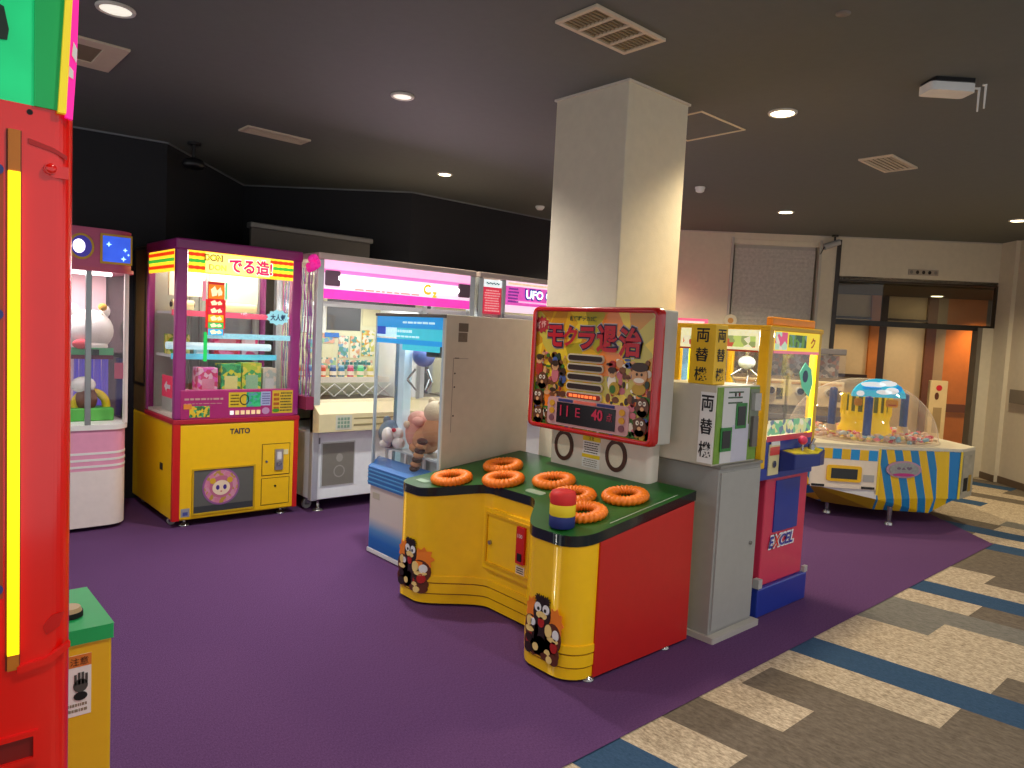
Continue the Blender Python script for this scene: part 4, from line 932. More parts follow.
# mole stickers, generic figures following the curved front
def mole_sticker(x0):
    def F(u, v, tt_): x = x0 + u * 1.5; return (x, fy(x) - .001 - tt_ - .0005, .055 + (v - .16) * 1.18)
    br = mat('sticker_brown', (92, 40, 16), .5); dk = mat('sticker_black', (36, 18, 10), .5); cr = mat('sticker_cream', (240, 210, 130), .5); rd = mat('sticker_red', (176, 30, 20), .5); og = mat('sticker_orange', (240, 130, 30), .5)
    b = MB()
    def ov(u, v, a, c, m, l, star=0): b.foval(F, 0, u, v, a, c, m, .0015 + l * .0012, 18, star)
    ov(-.045, .34, .028, .05, og, 0, .15); ov(.055, .33, .03, .05, og, 0, .15)
    for i in range(9): ov(-.055 + .0135 * i, .215 + .012 * math.sin(i * 2), .024, .03, [br, rd, br, dk][i % 4], 1)
    ov(-.045, .275, .034, .05, br, 1); ov(.048, .27, .034, .055, br, 1); ov(.0, .26, .04, .08, dk, 1); ov(0, .345, .036, .055, dk, 2)
    for u in (-.018, 0, .018): ov(u, .398, .012, .014, dk, 3, .3)
    for s_ in (-1, 1): ov(s_ * .017, .365, .014, .018, WHT, 3); ov(s_ * .014, .360, .005, .007, DARK, 4)
    ov(0, .338, .022, .014, cr, 4); ov(0, .312, .013, .02, rd, 4)
    ov(-.052, .30, .012, .02, cr, 3); ov(-.035, .30, .01, .014, WHT, 3); ov(.03, .29, .014, .025, cr, 3); ov(.06, .285, .013, .02, WHT, 3); ov(-.05, .268, .02, .01, cr, 3); ov(.05, .262, .022, .010, cr, 3)
    ov(.055, .238, .014, .022, rd, 3); ov(-.05, .235, .014, .016, dk, 3)
    ov(-.02, .21, .012, .015, cr, 3); ov(.03, .205, .012, .014, cr, 3); ov(-.052, .195, .02, .02, dk, 3); ov(.055, .19, .02, .022, br, 3); ov(.02, .188, .016, .014, br, 4); ov(.04, .185, .012, .014, cr, 5)
    return b
mole_sticker(.11).build('figure_sticker', t); mole_sticker(1.15).build('figure_sticker', t)
# display support
MB().prism(rrect(.355, 1.09, .765, D7 + .03, .03), lambda x, y: zt(x, y), .985, mat('support_white', (222, 214, 200), .45), True).build('display_support', t)
for u in (.475, .865):
    b = MB(); b.fring('F', .765, u, .872, .074, .088, .024, mat('speaker_ring', (70, 36, 20), .4), .006); b.foval('F', .765, u, .872, .058, .072, mat('speaker_mesh', (228, 222, 198), .6, var=.1, scale=90), .003); b.build('speaker', t)
b = MB(); b.fbox('F', .765, .62, .75, .775, .955, WHT, .002); b.fbox('F', .763, .62, .75, .925, .955, mat('warn_yellow', (236, 206, 20), .5), .002); b.fbox('F', .763, .62, .75, .83, .85, mat('warn_yellow', (236, 206, 20), .5), .002)
b.lines('F', .763, .628, .742, .855, .92, 5, mat('print_black', (30, 30, 30), .5), .001, 51, .4); b.lines('F', .763, .628, .742, .78, .825, 4, mat('print_grey', (140, 130, 110), .5), .001, 52, .4); b.text('注意', 'F', .761, .685, .94, DARK, h=.02, t=.001); b.build('notice_sticker', t)
# display box
DX0, DX1, DZ0, DZ1, DY = .265, 1.17, .965, 1.665, .70
MB().box(DX0 + .02, DX1 - .005, DY, DY + .125, DZ0 + .01, DZ1 - .01, mat('display_case', (196, 194, 186), .5)).build('display_case', t, .008)
b = MB(); fw = .038
pr = rrect(DX0, DX1, DZ0, DZ1, .035)
pi = rrect(DX0 + fw * .75, DX1 - fw * .75, DZ0 + fw * .75, DZ1 - fw * .75, .018)
n = len(pr); vs = [(u, DY - .035, v) for u, v in pi] + [(u + (-.008 if u > .7 else .008), DY - .045, v + (-.008 if v > 1.3 else .008)) for u, v in pr] + [(u, DY - .02, v) for u, v in pr] + [(u, DY + .012, v) for u, v in pr]
b.add(vs, [(k * n + i, k * n + (i + 1) % n, (k + 1) * n + (i + 1) % n, (k + 1) * n + i) for k in range(3) for i in range(n)], mat('frame_red', (190, 22, 24), .25, coat=.6), True)
b.build('red_frame', t)
AY = DY - .022
ART = patches('art_background', [(214, 160, 20), (196, 130, 20), (226, 190, 40), (170, 150, 20), (226, 120, 20), (190, 170, 60)], 9, .25, coat=.6, emit=.05)
b = MB(); b.box(DX0 + .02, DX1 - .02, AY, DY, DZ0 + .02, DZ1 - .02, ART); art = b.build('artwork_panel', t)
TR = mat('title_red', (190, 26, 40), .3); TN = mat('title_navy', (40, 16, 60), .3); TG = mat('title_grey', (180, 170, 170), .3)
b = MB()
for ch, u, v, s_ in (('モ', .445, 1.50, .12), ('ク', .56, 1.50, .11), ('ラ', .685, 1.495, .12), ('退', .83, 1.495, .145), ('治', .985, 1.485, .15)):
    b.text(ch, 'F', AY, u, v, TG, w=s_ * 1.16, h=s_ * 1.22, t=.001, bold=.11); b.text(ch, 'F', AY, u, v, TN, w=s_ * 1.1, h=s_ * 1.14, t=.003, bold=.085); b.text(ch, 'F', AY, u, v, TR, w=s_, h=s_, t=.005, bold=.035)
b.build('title_lettering', art)
b = MB(); b.foval('F', AY, .325, 1.56, .06, .045, mat('burst_red', (170, 30, 40), .4), .002, 24, .14); b.text('新作', 'F', AY, .325, 1.56, mat('burst_pale', (226, 170, 160), .4), w=.08, t=.004, bold=.02, slope=.2); b.build('burst_mark', art)
b = MB(); b.text('新機種デカ3連', 'F', AY, .65, 1.60, mat('sub_green', (40, 60, 20), .4), w=.2, h=.028, t=.003, bold=.03); b.build('subtitle', art)
# print of generic figures around the board
b = MB(); ra = random.Random(9)
pal = [mat('art_%d' % i, c, .3) for i, c in enumerate([(96, 52, 24), (60, 36, 18), (170, 40, 30), (214, 160, 110), (236, 226, 206), (60, 110, 30), (190, 150, 40), (120, 70, 30), (200, 110, 120), (40, 60, 40), (70, 90, 150)])]
def blob(u, v, a, c, k, l): b.foval('F', AY, u, v, a, c, pal[k], .001 + .0012 * l, 14)
b.fbox('F', AY, DX0 + .03, DX1 - .03, DZ0 + .03, DZ0 + .13, pal[5], .0008)
b.fbox('F', AY, DX0 + .03, DX0 + .11, DZ0 + .03, DZ0 + .26, pal[5], .0008); b.fbox('F', AY, DX1 - .10, DX1 - .03, DZ0 + .03, DZ0 + .25, pal[5], .0008)
for i in range(300):
    side = ra.random()
    if side < .36: u = ra.uniform(DX0 + .045, .53); v = ra.uniform(1.06, 1.40)
    elif side < .74: u = ra.uniform(.85, DX1 - .045); v = ra.uniform(1.02, 1.40)
    else: u = ra.uniform(DX0 + .045, DX1 - .05); v = ra.uniform(1.0, 1.06)
    if .53 < u < .84 and v > 1.1: continue
    blob(u, v, ra.uniform(.006, .026), ra.uniform(.006, .026), ra.choice([0, 0, 1, 1, 2, 3, 4, 5, 6, 7, 7, 8, 9, 10]), 1 + i % 4)
for (u, v) in ((.33, 1.14), (1.09, 1.16), (1.08, 1.06), (.34, 1.04), (.36, 1.24)):   # simple round moles
    blob(u, v, .042, .05, 0, 6); blob(u, v - .03, .032, .02, 7, 6); blob(u, v - .008, .012, .010, 3, 7); blob(u - .014, v + .02, .010, .012, 4, 7); blob(u + .014, v + .02, .010, .012, 4, 7); blob(u - .012, v + .02, .004, .005, 1, 8); blob(u + .012, v + .02, .004, .005, 1, 8)
for (u, v, c_) in ((.33, 1.36, 2), (.46, 1.33, 8), (.88, 1.32, 4)):   # small generic people
    blob(u, v - .05, .028, .045, c_, 5); blob(u, v, .026, .026, 3, 6); blob(u, v + .015, .028, .016, 1, 7); blob(u - .009, v, .003, .004, 1, 8); blob(u + .009, v, .003, .004, 1, 8)
blob(.90, 1.24, .035, .035, 6, 6); blob(.89, 1.235, .02, .022, 5, 7)
blob(1.06, 1.32, .05, .05, 3, 6); blob(1.06, 1.362, .054, .024, 1, 7); blob(1.06, 1.295, .034, .013, 4, 7); blob(1.045, 1.325, .006, .008, 1, 8); blob(1.075, 1.325, .006, .008, 1, 8); blob(1.06, 1.25, .045, .03, 6, 5)
b.build('figure_print', art)
for i in range(5):
    v = 1.385 - i * .052
    b = MB(); b.fpoly('F', AY, rrect(.555, .82, v - .022, v + .022, .021), mat('slot_rim', (206, 190, 160), .4), .010); b.fpoly('F', AY - .010, rrect(.563, .812, v - .014, v + .014, .0135), mat('slot_dark', (46, 26, 20), .3) if i < 4 else mat('slot_lit', (150, 30, 16), .3), .002)
    if i == 4: b.lines('F', AY - .012, .575, .80, v - .01, v + .01, 1, mat('lit_red', (250, 120, 60), .3, emit=.5), .002, 61, .8)
    b.build('score_window', art)
b = MB(); b.fpoly('F', AY, rrect(.42, 1.01, 1.0, 1.155, .02), mat('led_surround', (196, 150, 150), .35), .011); b.fbox('F', AY - .011, .495, .925, 1.015, 1.13, mat('led_screen', (28, 22, 24), .2), .002)
b.fbox('F', AY - .011, .505, .615, 1.135, 1.15, mat('led_tab_blue', (40, 50, 110), .4), .003); b.fbox('F', AY - .011, .625, .785, 1.135, 1.15, mat('led_tab_red', (230, 110, 90), .4), .003); b.fbox('F', AY - .011, .795, .915, 1.135, 1.15, _M['led_tab_blue'], .003)
for s_ in (.457, .967):
    for k in range(3): b.foval('F', AY - .011, s_, 1.12 - k * .042, .02, .018, mat('led_knob%d' % (k == 2), (206, 150, 30) if k < 2 else (120, 70, 80), .4), .004, 14)
lp = b.build('score_panel', art)
b = MB(); LR = mat('led_red', (170, 30, 60), .3, emit=.12); b.text('11', 'F', AY - .013, .555, 1.085, LR, w=.06, h=.06, t=.003); b.text('E', 'F', AY - .013, .66, 1.085, LR, w=.035, h=.05, t=.003); b.text('40', 'F', AY - .013, .80, 1.088, LR, w=.08, h=.06, t=.003, bold=.03); b.text('点', 'F', AY - .013, .885, 1.085, LR, w=.04, h=.045, t=.003); b.build('score_digits', lp)
for x, y in ((.16, .14), (W7 - .015, .11), (.10, .74), (W7 - .015, .66)): foot(x, y, .034, .03).build('leveling_foot', t)
# mallet standing on the table
lx, ly = 1.165, .055
t = thing('toy_mallet', 'striped red, yellow and blue mallet head standing on the green table', 'mallet', (OX + ly, OY - lx, zt(0, ly) + .001))
MB().lathe([(.054, .0), (.058, .006), (.058, .05), (.056, .053)], (0, 0, 0), mat('mallet_blue', (24, 40, 110), .6), 32).build('blue_cap', t)
MB().lathe([(.056, .053), (.058, .057), (.058, .102), (.056, .105)], (0, 0, 0), mat('mallet_yellow', (236, 206, 30), .6), 32).build('yellow_band', t)
MB().lathe([(.056, .105), (.058, .109), (.058, .146), (.052, .160), (.034, .165), (.001, .166)], (0, 0, 0), mat('mallet_red', (216, 40, 40), .6), 32).build('red_cap', t)

# ------------------------------------------------------------------ change machine
CBG = mat('cabinet_grey', (150, 150, 146), .45)
t = thing('cabinet_stand', 'narrow grey metal cabinet stand under the change machine', 'cabinet', (3.15, 1.94, 0))
MB().box(0, .40, 0, .44, .03, .88, CBG).build('cabinet_body', t, .004)
d = MB().fbox('F', 0, .015, .388, .05, .86, mat('door_grey', (158, 158, 154), .45), .008).build('door', t, .003)
MB().cyl((.33, -.008, .46), (.33, -.018, .46), .01, .01, STEEL, 12).build('lock', d)
MB().prism([(-.015, -.04), (.43, -.04), (.415, .46), (-.015, .46)], 0, .03, mat('plinth_grey', (176, 172, 164), .4)).build('base_plate', t, .008)
MB().box(-.003, .403, -.01, .443, .88, .895, mat('top_grey', (130, 128, 122), .5)).build('top_plate', t, .002)
t = thing('change_machine', 'grey money changer with green front and black slots on the grey stand', 'change machine', (3.10, 1.955, .895))
MB().box(0, .41, 0, .37, 0, .40, mat('changer_case', (196, 190, 172), .45)).build('case', t, .004)
b = MB(); b.fbox('F', 0, .008, .402, .01, .392, mat('changer_green', (110, 150, 40), .45, var=.3, scale=30), .004); b.fbox('F', -.004, .06, .30, .01, .39, mat('changer_white', (206, 206, 206), .45), .002); b.fbox('F', -.004, .16, .31, .01, .20, mat('changer_lilac', (190, 190, 206), .45), .003); b.fbox('F', -.004, .31, .40, .12, .38, mat('changer_panel', (120, 130, 110), .45), .003)
fp_ = b.build('front_panel', t)
for u0, u1, v0, v1 in ((.18, .28, .18, .31), (.05, .15, .07, .19)):
    b = MB(); b.fbox('F', -.006, u0, u1, v0, v1, mat('slot_green', (20, 120, 40), .4, var=.4, scale=60), .004); b.fbox('F', -.010, u0 + .014, u1 - .014, v0 + .016, v1 - .016, BLK, .002); b.build('note_slot', fp_)
b = MB(); b.fbox('F', -.007, .325, .385, .27, .36, GREYL, .02); b.fbox('F', -.007, .33, .38, .08, .24, mat('tray_grey', (100, 96, 90), .4), .015); b.build('coin_unit', fp_, .003)
b = MB(); b.lines('F', -.006, .10, .24, .30, .38, 3, mat('print_grn', (60, 90, 60), .5), .002, 71, .3); b.foval('F', -.006, .165, .355, .006, .01, BLK, .004, 8); b.foval('F', -.006, .20, .355, .006, .01, mat('knob_red', (140, 40, 40), .4), .004, 8); b.build('front_print', fp_)
b = MB(); b.fbox('L', 0, -.0, .085, .012, .365, WHT, .003); b.build('side_label_plate', t)
b = MB()
for k, ch in enumerate('両替機'): b.text(ch, 'L', 0, .043, .31 - k * .115, mat('label_ink', (14, 14, 16), .5), w=.07, h=.08, t=.0045, bold=.02, flip=True)
b.build('side_lettering', t)
t = thing('change_sign', 'yellow box sign with black characters standing on the money changer', 'sign', (3.13, 2.0, 1.295))
MB().box(0, .11, 0, .145, 0, .30, mat('sign_yellow', (242, 194, 16), .45)).build('sign_box', t, .003)
b = MB()
for k, ch in enumerate('両替機'):
    b.text(ch, 'L', 0, .072, .245 - k * .097, _M['label_ink'], w=.075, h=.07, t=.002, bold=.015, flip=True)
b.build('sign_lettering', t); b = MB()
for k, ch in enumerate('両替機'): b.text(ch, 'F', 0, .055, .245 - k * .097, _M['label_ink'], w=.07, h=.065, t=.002, bold=.015)
b.build('sign_lettering', t)

# ------------------------------------------------------------------ yellow framed crane on pink pedestal
t = thing('mini_crane_machine', 'yellow framed crane machine on a pink pedestal with blue base', 'arcade machine', (3.62, 1.95, 0))
NV = mat('navy_blue', (26, 52, 150), .35, coat=.2); PKR = mat('pedestal_pink', (206, 50, 84), .4, coat=.2); YF = mat('frame_yellow', (232, 182, 14), .35)
MB().box(.02, .585, 0, .56, .0, .165, NV).build('base', t, .008)
MB().box(.06, .545, .02, .54, .165, .775, PKR).build('pedestal', t, .008)
MB().fbox('F', .02, .165, .44, .46, .755, NV, .006).build('pedestal_door', t, .002)
b = MB(); b.fbox('F', .02, .12, .44, .345, .425, mat('logo_back', (226, 226, 236), .4), .002) if False else None
b.text('EXCEL', 'F', .018, .275, .405, mat('logo_white', (236, 236, 240), .4), w=.30, h=.085, t=.002, bold=.09, shear=.25, slope=.0)
b.text('E', 'F', .016, .155, .405, mat('logo_blue', (50, 50, 150), .4), h=.065, t=.003, bold=.03, shear=.25); b.text('X', 'F', .016, .213, .405, mat('logo_red', (220, 50, 40), .4), h=.065, t=.003, bold=.03, shear=.25)
b.text('CEL', 'F', .016, .325, .405, _M['logo_blue'], w=.155, h=.065, t=.003, bold=.03, shear=.25); b.build('maker_logo', t)
MB().box(-.05, .545, .0, .60, .775, .84, NV).build('control_base', t, .006)
b = MB(); b.box(-.01, .505, -.0, .03, .84, .985, NV); cp = b.build('control_panel', t, .003)
b = MB(); b.fbox('F', 0, .02, .13, .80, .97, mat('coin_plate_cream', (226, 214, 160), .4), .006); b.fbox('F', -.006, .025, .125, .91, .955, mat('coin_plate_red', (214, 70, 60), .4), .003); b.fbox('F', -.006, .03, .12, .965, .985, WHT, .004); b.foval('F', -.006, .075, .86, .02, .02, STEEL, .006, 14); b.build('coin_plate', cp)
b = MB(); b.prism([(.15, -.09), (.36, -.13), (.52, -.08), (.52, 0), (.14, 0)], lambda x, y: .81 - y * .3, lambda x, y: .93 + y * .15, mat('tray_navy', (20, 40, 120), .35), False); tr = b.build('control_tray', t, .006)
b = MB(); b.prism([(.17, -.08), (.36, -.115), (.505, -.075), (.505, -.01), (.16, -.01)], lambda x, y: .93 + y * .15, lambda x, y: .934 + y * .15, mat('tray_top_yellow', (214, 196, 30), .4, var=.5, scale=30)); b.build('tray_top', tr)
b = MB(); b.cyl((.30, -.05, .92), (.30, -.05, .965), .007, .007, STEEL, 10); b.ell((.30, -.05, .985), .026, mat('knob_pink', (226, 60, 100), .3), 18); b.build('joystick', tr)
b = MB(); b.cyl((.41, -.05, .92), (.41, -.05, .955), .02, .02, STEEL, 16); b.cyl((.41, -.05, .955), (.42, -.06, .99), .008, .008, STEEL, 10); b.build('button', tr)
MB().box(-.055, -.04, .03, .60, .80, 1.0, mat('side_yellow', (214, 170, 20), .4)).build('side_panel', t, .002)
MB().box(-.055, .545, .58, .60, .84, 1.0, YF).build('rear_panel', t, .002)
MB().box(-.04, .54, .03, .58, .975, .99, CREAM).build('prize_floor', t)
for x0, x1, y0, y1 in ((-.055, -.01, 0, .06), (.505, .545, 0, .05), (-.055, -.025, .56, .60), (.515, .545, .56, .60)): MB().box(x0, x1, y0, y1, .84, 1.60, YF).build('frame_post', t, .005)
MB().box(.49, .505, .004, .02, 1.0, 1.46, mat('yellow_light_strip', (255, 236, 20), .4, emit=1.6, var=0)).build('light_strip', t)
MB().box(-.025, -.013, .44, .52, 1.0, 1.47, mat('yellow_light_strip', (255, 236, 20), .4, emit=1.6, var=0)).build('light_strip', t)
MB().box(-.06, .55, -.005, .605, 1.585, 1.612, YF).build('top_frame', t, .005)
MB().box(.0, .49, .02, .06, 1.612, 1.66, mat('lip_orange', (240, 150, 10), .4)).build('top_lip', t, .008)
b = MB(); b.fbox('F', .0, .045, .56, 1.48, 1.585, mat('head_yel', (236, 206, 40), .4, emit=.4), .003); b.fbox('F', -.003, .05, .18, 1.485, 1.58, patches('head_pinkgreen', [(226, 90, 130), (190, 220, 190), (240, 220, 200)], 24, .4, emit=.3), .002); b.fbox('F', -.003, .20, .40, 1.50, 1.57, patches('head_green', [(60, 100, 70), (110, 160, 60), (110, 160, 150)], 40, .4, emit=.2), .002); b.fbox('F', -.001, .045, .56, 1.465, 1.48, mat('head_rose', (230, 120, 140), .4, emit=.3), .003)
b.text('ク', 'F', -.003, .48, 1.53, mat('head_orange', (200, 90, 20), .4), h=.06, t=.002, bold=.03); b.build('header_print', t, loc=(-.055, 0, 0))
b = MB(); b.fbox('L', 0, .06, .56, 1.47, 1.585, mat('head_side', (226, 226, 190), .4, emit=.4, var=.3, scale=60), .003); b.fbox('L', -.003, .08, .28, 1.49, 1.55, patches('head_sidep', [(190, 214, 120), (150, 170, 110), (236, 236, 214), (200, 90, 70)], 26, .4, emit=.3), .002); b.fbox('L', -.003, .32, .54, 1.49, 1.54, patches('head_sidep2', [(190, 60, 60), (190, 214, 160), (236, 236, 214)], 26, .4, emit=.3), .002); b.fbox('L', -.003, .06, .56, 1.465, 1.475, mat('red_line', (190, 60, 40), .4), .002); b.build('side_header_print', t, loc=(-.055, 0, 0))
MB().box(.045, .56, .006, .010, 1.0, 1.48, GL).build('front_glass', t, loc=(-.055, 0, 0)); MB().box(.004, .008, .06, .56, 1.0, 1.48, GL).build('side_glass', t, loc=(-.055, 0, 0)); MB().box(.03, .57, .585, .59, 1.0, 1.48, GL).build('rear_glass', t, loc=(-.055, 0, 0))
MB().box(.592, .596, .05, .56, 1.0, 1.585, GL).build('side_glass', t, loc=(-.055, 0, 0))
MB().box(.05, .55, .30, .32, .99, 1.19, mat('inner_card', (240, 226, 170), .5, emit=.15)).build('inner_card', t, loc=(-.055, 0, 0))
b = MB(); b.fbox('F', .004, .055, .55, 1.02, 1.10, patches('howto_strip', [(200, 220, 160), (226, 220, 150), (120, 190, 140), (236, 230, 200), (110, 130, 150)], 30, .4, emit=.2), .002); b.fbox('F', .0, .045, .56, .985, 1.015, mat('rose_bar', (214, 70, 90), .4), .003); b.build('instruction_strip', t, loc=(-.055, 0, 0))
b = MB(); b.fpoly('F', .004, [(.36, 1.36), (.42, 1.42), (.50, 1.38), (.53, 1.30), (.49, 1.22), (.40, 1.28)], mat('green_tag', (90, 190, 150), .4, emit=.2), .002); b.foval('F', .002, .43, 1.34, .03, .035, mat('tag_navy', (40, 70, 110), .4), .002, 12); b.build('hanging_tag', t, loc=(-.055, 0, 0))
b = MB(); b.cyl((.1, .12, 1.565), (.5, .12, 1.565), .012, .012, TUBE, 10); b.build('lamp_tube', t, loc=(-.055, 0, 0))
b = MB(); b.box(.20, .40, .2, .40, 1.50, 1.56, GREYL); b.cyl((.3, .3, 1.42), (.3, .3, 1.50), .012, .012, STEEL, 10); b.ell((.3, .3, 1.40), (.05, .05, .04), mat('claw_pale', (200, 214, 220), .3), 14)
for k in range(3):
    a = k * 2.1 + .4; b.cyl((.3, .3, 1.38), (.3 + .09 * math.cos(a), .3 + .09 * math.sin(a), 1.32), .006, .006, STEEL, 8); b.cyl((.3 + .09 * math.cos(a), .3 + .09 * math.sin(a), 1.32), (.3 + .04 * math.cos(a), .3 + .04 * math.sin(a), 1.25), .006, .004, STEEL, 8)
b.build('claw', t, loc=(-.055, 0, 0))
pr_ = [(.12, .22, (226, 60, 60), 'small red capsule at the front of the yellow crane prizes'), (.12, .42, (240, 200, 60), 'small yellow capsule at the left of the yellow crane prizes'), (.24, .46, (90, 180, 120), 'small green capsule at the rear of the yellow crane prizes'), (.36, .44, (80, 130, 200), 'small blue capsule at the rear right of the yellow crane prizes'), (.46, .40, (240, 240, 240), 'small white capsule at the right of the yellow crane prizes'), (.22, .15, (240, 150, 180), 'small pink capsule near the front glass of the yellow crane')]
for x, y, c, lb in pr_:
    b = MB(); b.ell((3.565 + x, 1.95 + y, 1.02), .032, mat('capsule_%d_%d' % (c[0], c[2]), c, .3), 14); tag(b.build('prize_capsule'), lb, 'capsule', 'capsules in the yellow crane machine')
MB().box(.55, .59, .0, .02, .165, .2, GREYL).build('hinge', t); MB().box(.01, .05, -.006, .03, .17, .22, GREYL).build('hinge', t)

# ------------------------------------------------------------------ candy dome machine
t = thing('candy_dome_machine', 'round prize machine with clear dome and blue and yellow stripes', 'arcade machine', (6.55, 2.48, 0))
def wl(x, y): return (x - 6.55, y - 2.48)
A = wl(6.17, 2.90); B = wl(6.55, 2.48); D = wl(7.19, 2.03)
STR = ramp_axis('candy_stripes', 'x', [(0, (30, 130, 190)), (.5, (236, 190, 20))], .4, frac=True, vec=(5.6, -3.6, 1.7))
STW = ramp_axis('candy_stripes_wide', 'x', [(0, (20, 130, 200)), (.5, (240, 196, 16))], .4, frac=True, vec=(3.6, -2.4, .25))
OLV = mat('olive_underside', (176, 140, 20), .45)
def seg(p, q, k): return (p[0] + (q[0] - p[0]) * k, p[1] + (q[1] - p[1]) * k)
C = seg(B, D, .70)
inn = Vector((S2, S2))
top = [A, B, D]
E1 = wl(7.50, 2.02); F1 = wl(8.1, 2.75); G1 = wl(7.15, 3.85); H1 = wl(6.35, 3.55)
outl = [A, B, C, D, E1, F1, G1, H1]
bot = []
zb = {0: .12, 1: .115, 2: .10, 3: .235, 4: .25, 5: .15, 6: .15, 7: .15}
cen = wl(7.15, 2.95)
pin = {0: .30, 1: .10, 2: .05, 3: .03, 4: .05, 5: .25, 6: .3, 7: .3}
lowz = []
for i, p in enumerate(outl):
    q = seg(p, cen, pin[i]); bot.append((q[0], q[1], zb[i]))
# body shell: vertical band then taper
b = MB(); n = len(outl)
mid = [(p[0], p[1], .30 if i in (0, 1, 7) else .24) for i, p in enumerate(outl)]
mid[0] = (A[0] + .02, A[1] + .02, .31); mid[1] = (B[0] + .0, B[1] + .0, .22)
topv = [(p[0], p[1], .66) for p in outl]
mats_ = [WHT, STR, STW, mat('grey_side', (176, 170, 150), .5), WHT, STR, STR, STR]
for i in range(n):
    j = (i + 1) % n
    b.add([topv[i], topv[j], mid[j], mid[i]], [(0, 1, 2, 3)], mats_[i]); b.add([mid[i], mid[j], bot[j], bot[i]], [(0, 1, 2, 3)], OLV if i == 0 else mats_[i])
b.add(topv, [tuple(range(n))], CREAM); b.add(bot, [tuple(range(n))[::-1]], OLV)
o = b.build('body', t)
# front white console on A-B, sloping
fd = Vector((B[0] - A[0], B[1] - A[1])); FL = fd.length; fd.normalize(); fn = Vector((-fd.y, fd.x)) * -1
if fn.dot(Vector((-1, -1))) < 0: fn = -fn
def AB(u, v, t_): p = Vector(A) + fd * u + fn * (t_ + .012); return (p.x, p.y, v)
b = MB(); ns = 7
for i in range(ns): b.fbox(AB, 0, .02 + i * (FL - .04) / ns, .02 + (i + 1) * (FL - .04) / ns, .555, .645, mat('square_blue', (30, 150, 220), .4) if i % 2 == 0 else mat('square_yellow', (236, 190, 30), .4), .004)
b.build('checker_strip', t)
b = MB(); b.fbox(AB, 0, .0, FL, .30, .66, mat('console_white', (238, 226, 206), .4), .0); cs_ = b.build('console', t)
b = MB(); b.fpoly(AB, 0, rrect(.13, .42, .36, .50, .02), mat('window_yellow', (240, 190, 20), .4), .018); b.fbox(AB, 0, .165, .385, .385, .475, mat('window_dark', (56, 60, 62), .2), .020); b.build('prize_window', cs_)
b = MB(); b.fbox(AB, 0, .44, .53, .37, .43, GREYL, .006); b.build('coin_plate', cs_)
for a_ in (.01, .43): MB().fbox(AB, 0, a_, a_ + .11, .305, .325, BLK, .005).build('dark_slot', cs_)
b = MB(); b.fbox(AB, 0, FL - .012, FL + .006, .26, .66, mat('edge_yellow', (240, 206, 40), .4), .008); b.build('edge_trim', t)
gd = (Vector(D) - Vector(B)); GLn = gd.length; gd.normalize(); gn = Vector((gd.y, -gd.x))
if gn.dot(Vector((-1, -1))) < 0: gn = -gn
def BD(u, v, t_): p = Vector(B) + gd * u + gn * (t_ + .002); return (p.x, p.y, v)
b = MB(); b.foval(BD, 0, .23, .49, .165, .075, mat('oval_rim', (190, 150, 170), .3, .3), .012); b.foval(BD, 0, .23, .49, .14, .06, mat('oval_grey', (160, 160, 156), .3, .3, var=.3, scale=50), .016)
b.foval(BD, 0, .23, .445, .10, .014, mat('oval_magenta', (196, 50, 130), .4), .018); b.text('●▲♥', BD, 0, .23, .50, mat('oval_text', (120, 100, 120), .4), w=.14, h=.03, t=.018); b.build('oval_badge', t)
b = MB(); b.fbox(BD, 0, GLn - .02, GLn, .24, .66, mat('edge_yellow', (240, 206, 40), .4), .006); b.build('edge_trim', t)
# right end box: grey panel with opening
ed = (Vector(E1) - Vector(D)); EL = ed.length; ed.normalize(); en = Vector((ed.y, -ed.x))
if en.dot(Vector((-1, -1))) < 0: en = -en
def DE(u, v, t_): p = Vector(D) + ed * u + en * (t_ + .002); return (p.x, p.y, v)
b = MB(); b.fbox(DE, 0, .03, EL - .03, .28, .62, mat('mural_print', (176, 170, 150), .5, var=.5, scale=12), .003); b.fbox(DE, 0, .06, .16, .30, .42, DARK, .005); b.fbox(DE, 0, .18, .24, .29, .44, OLV, .006); b.build('side_hatch', t)
MB().prism([A, B, D, E1, F1, G1, H1], .655, .685, CREAM).build('rim', t, .008)
# dome
DC = (7.15 - 6.55, 2.90 - 2.48); DR = .655
DG = glass('dome_acrylic', (.97, .95, .93), .95, haze=.09)
b = MB(); prof = [(DR * math.cos(a), .685 + .56 * math.sin(a)) for a in [math.radians(k * 90 / 18) for k in range(18)]] + [(.001, .685 + .56)]
vs = []; nn = 48; fs = []
for r_, z_ in prof:
    for i in range(nn): a = 2 * PI * i / nn; vs.append((DC[0] + r_ * math.cos(a), DC[1] + r_ * math.sin(a), z_))
for j in range(len(prof) - 1):
    for i in range(nn): fs.append((j * nn + i, j * nn + (i + 1) % nn, (j + 1) * nn + (i + 1) % nn, (j + 1) * nn + i))
b.add(vs, fs, DG, True); o = b.build('dome', t); sm = o.modifiers.new('s', 'SOLIDIFY'); sm.thickness = .004; o.modifiers.remove(sm)
MB().torus((DC[0], DC[1], .69), DR, .014, mat('dome_ring', (214, 196, 170), .4), 48, 8).build('dome_ring', t)
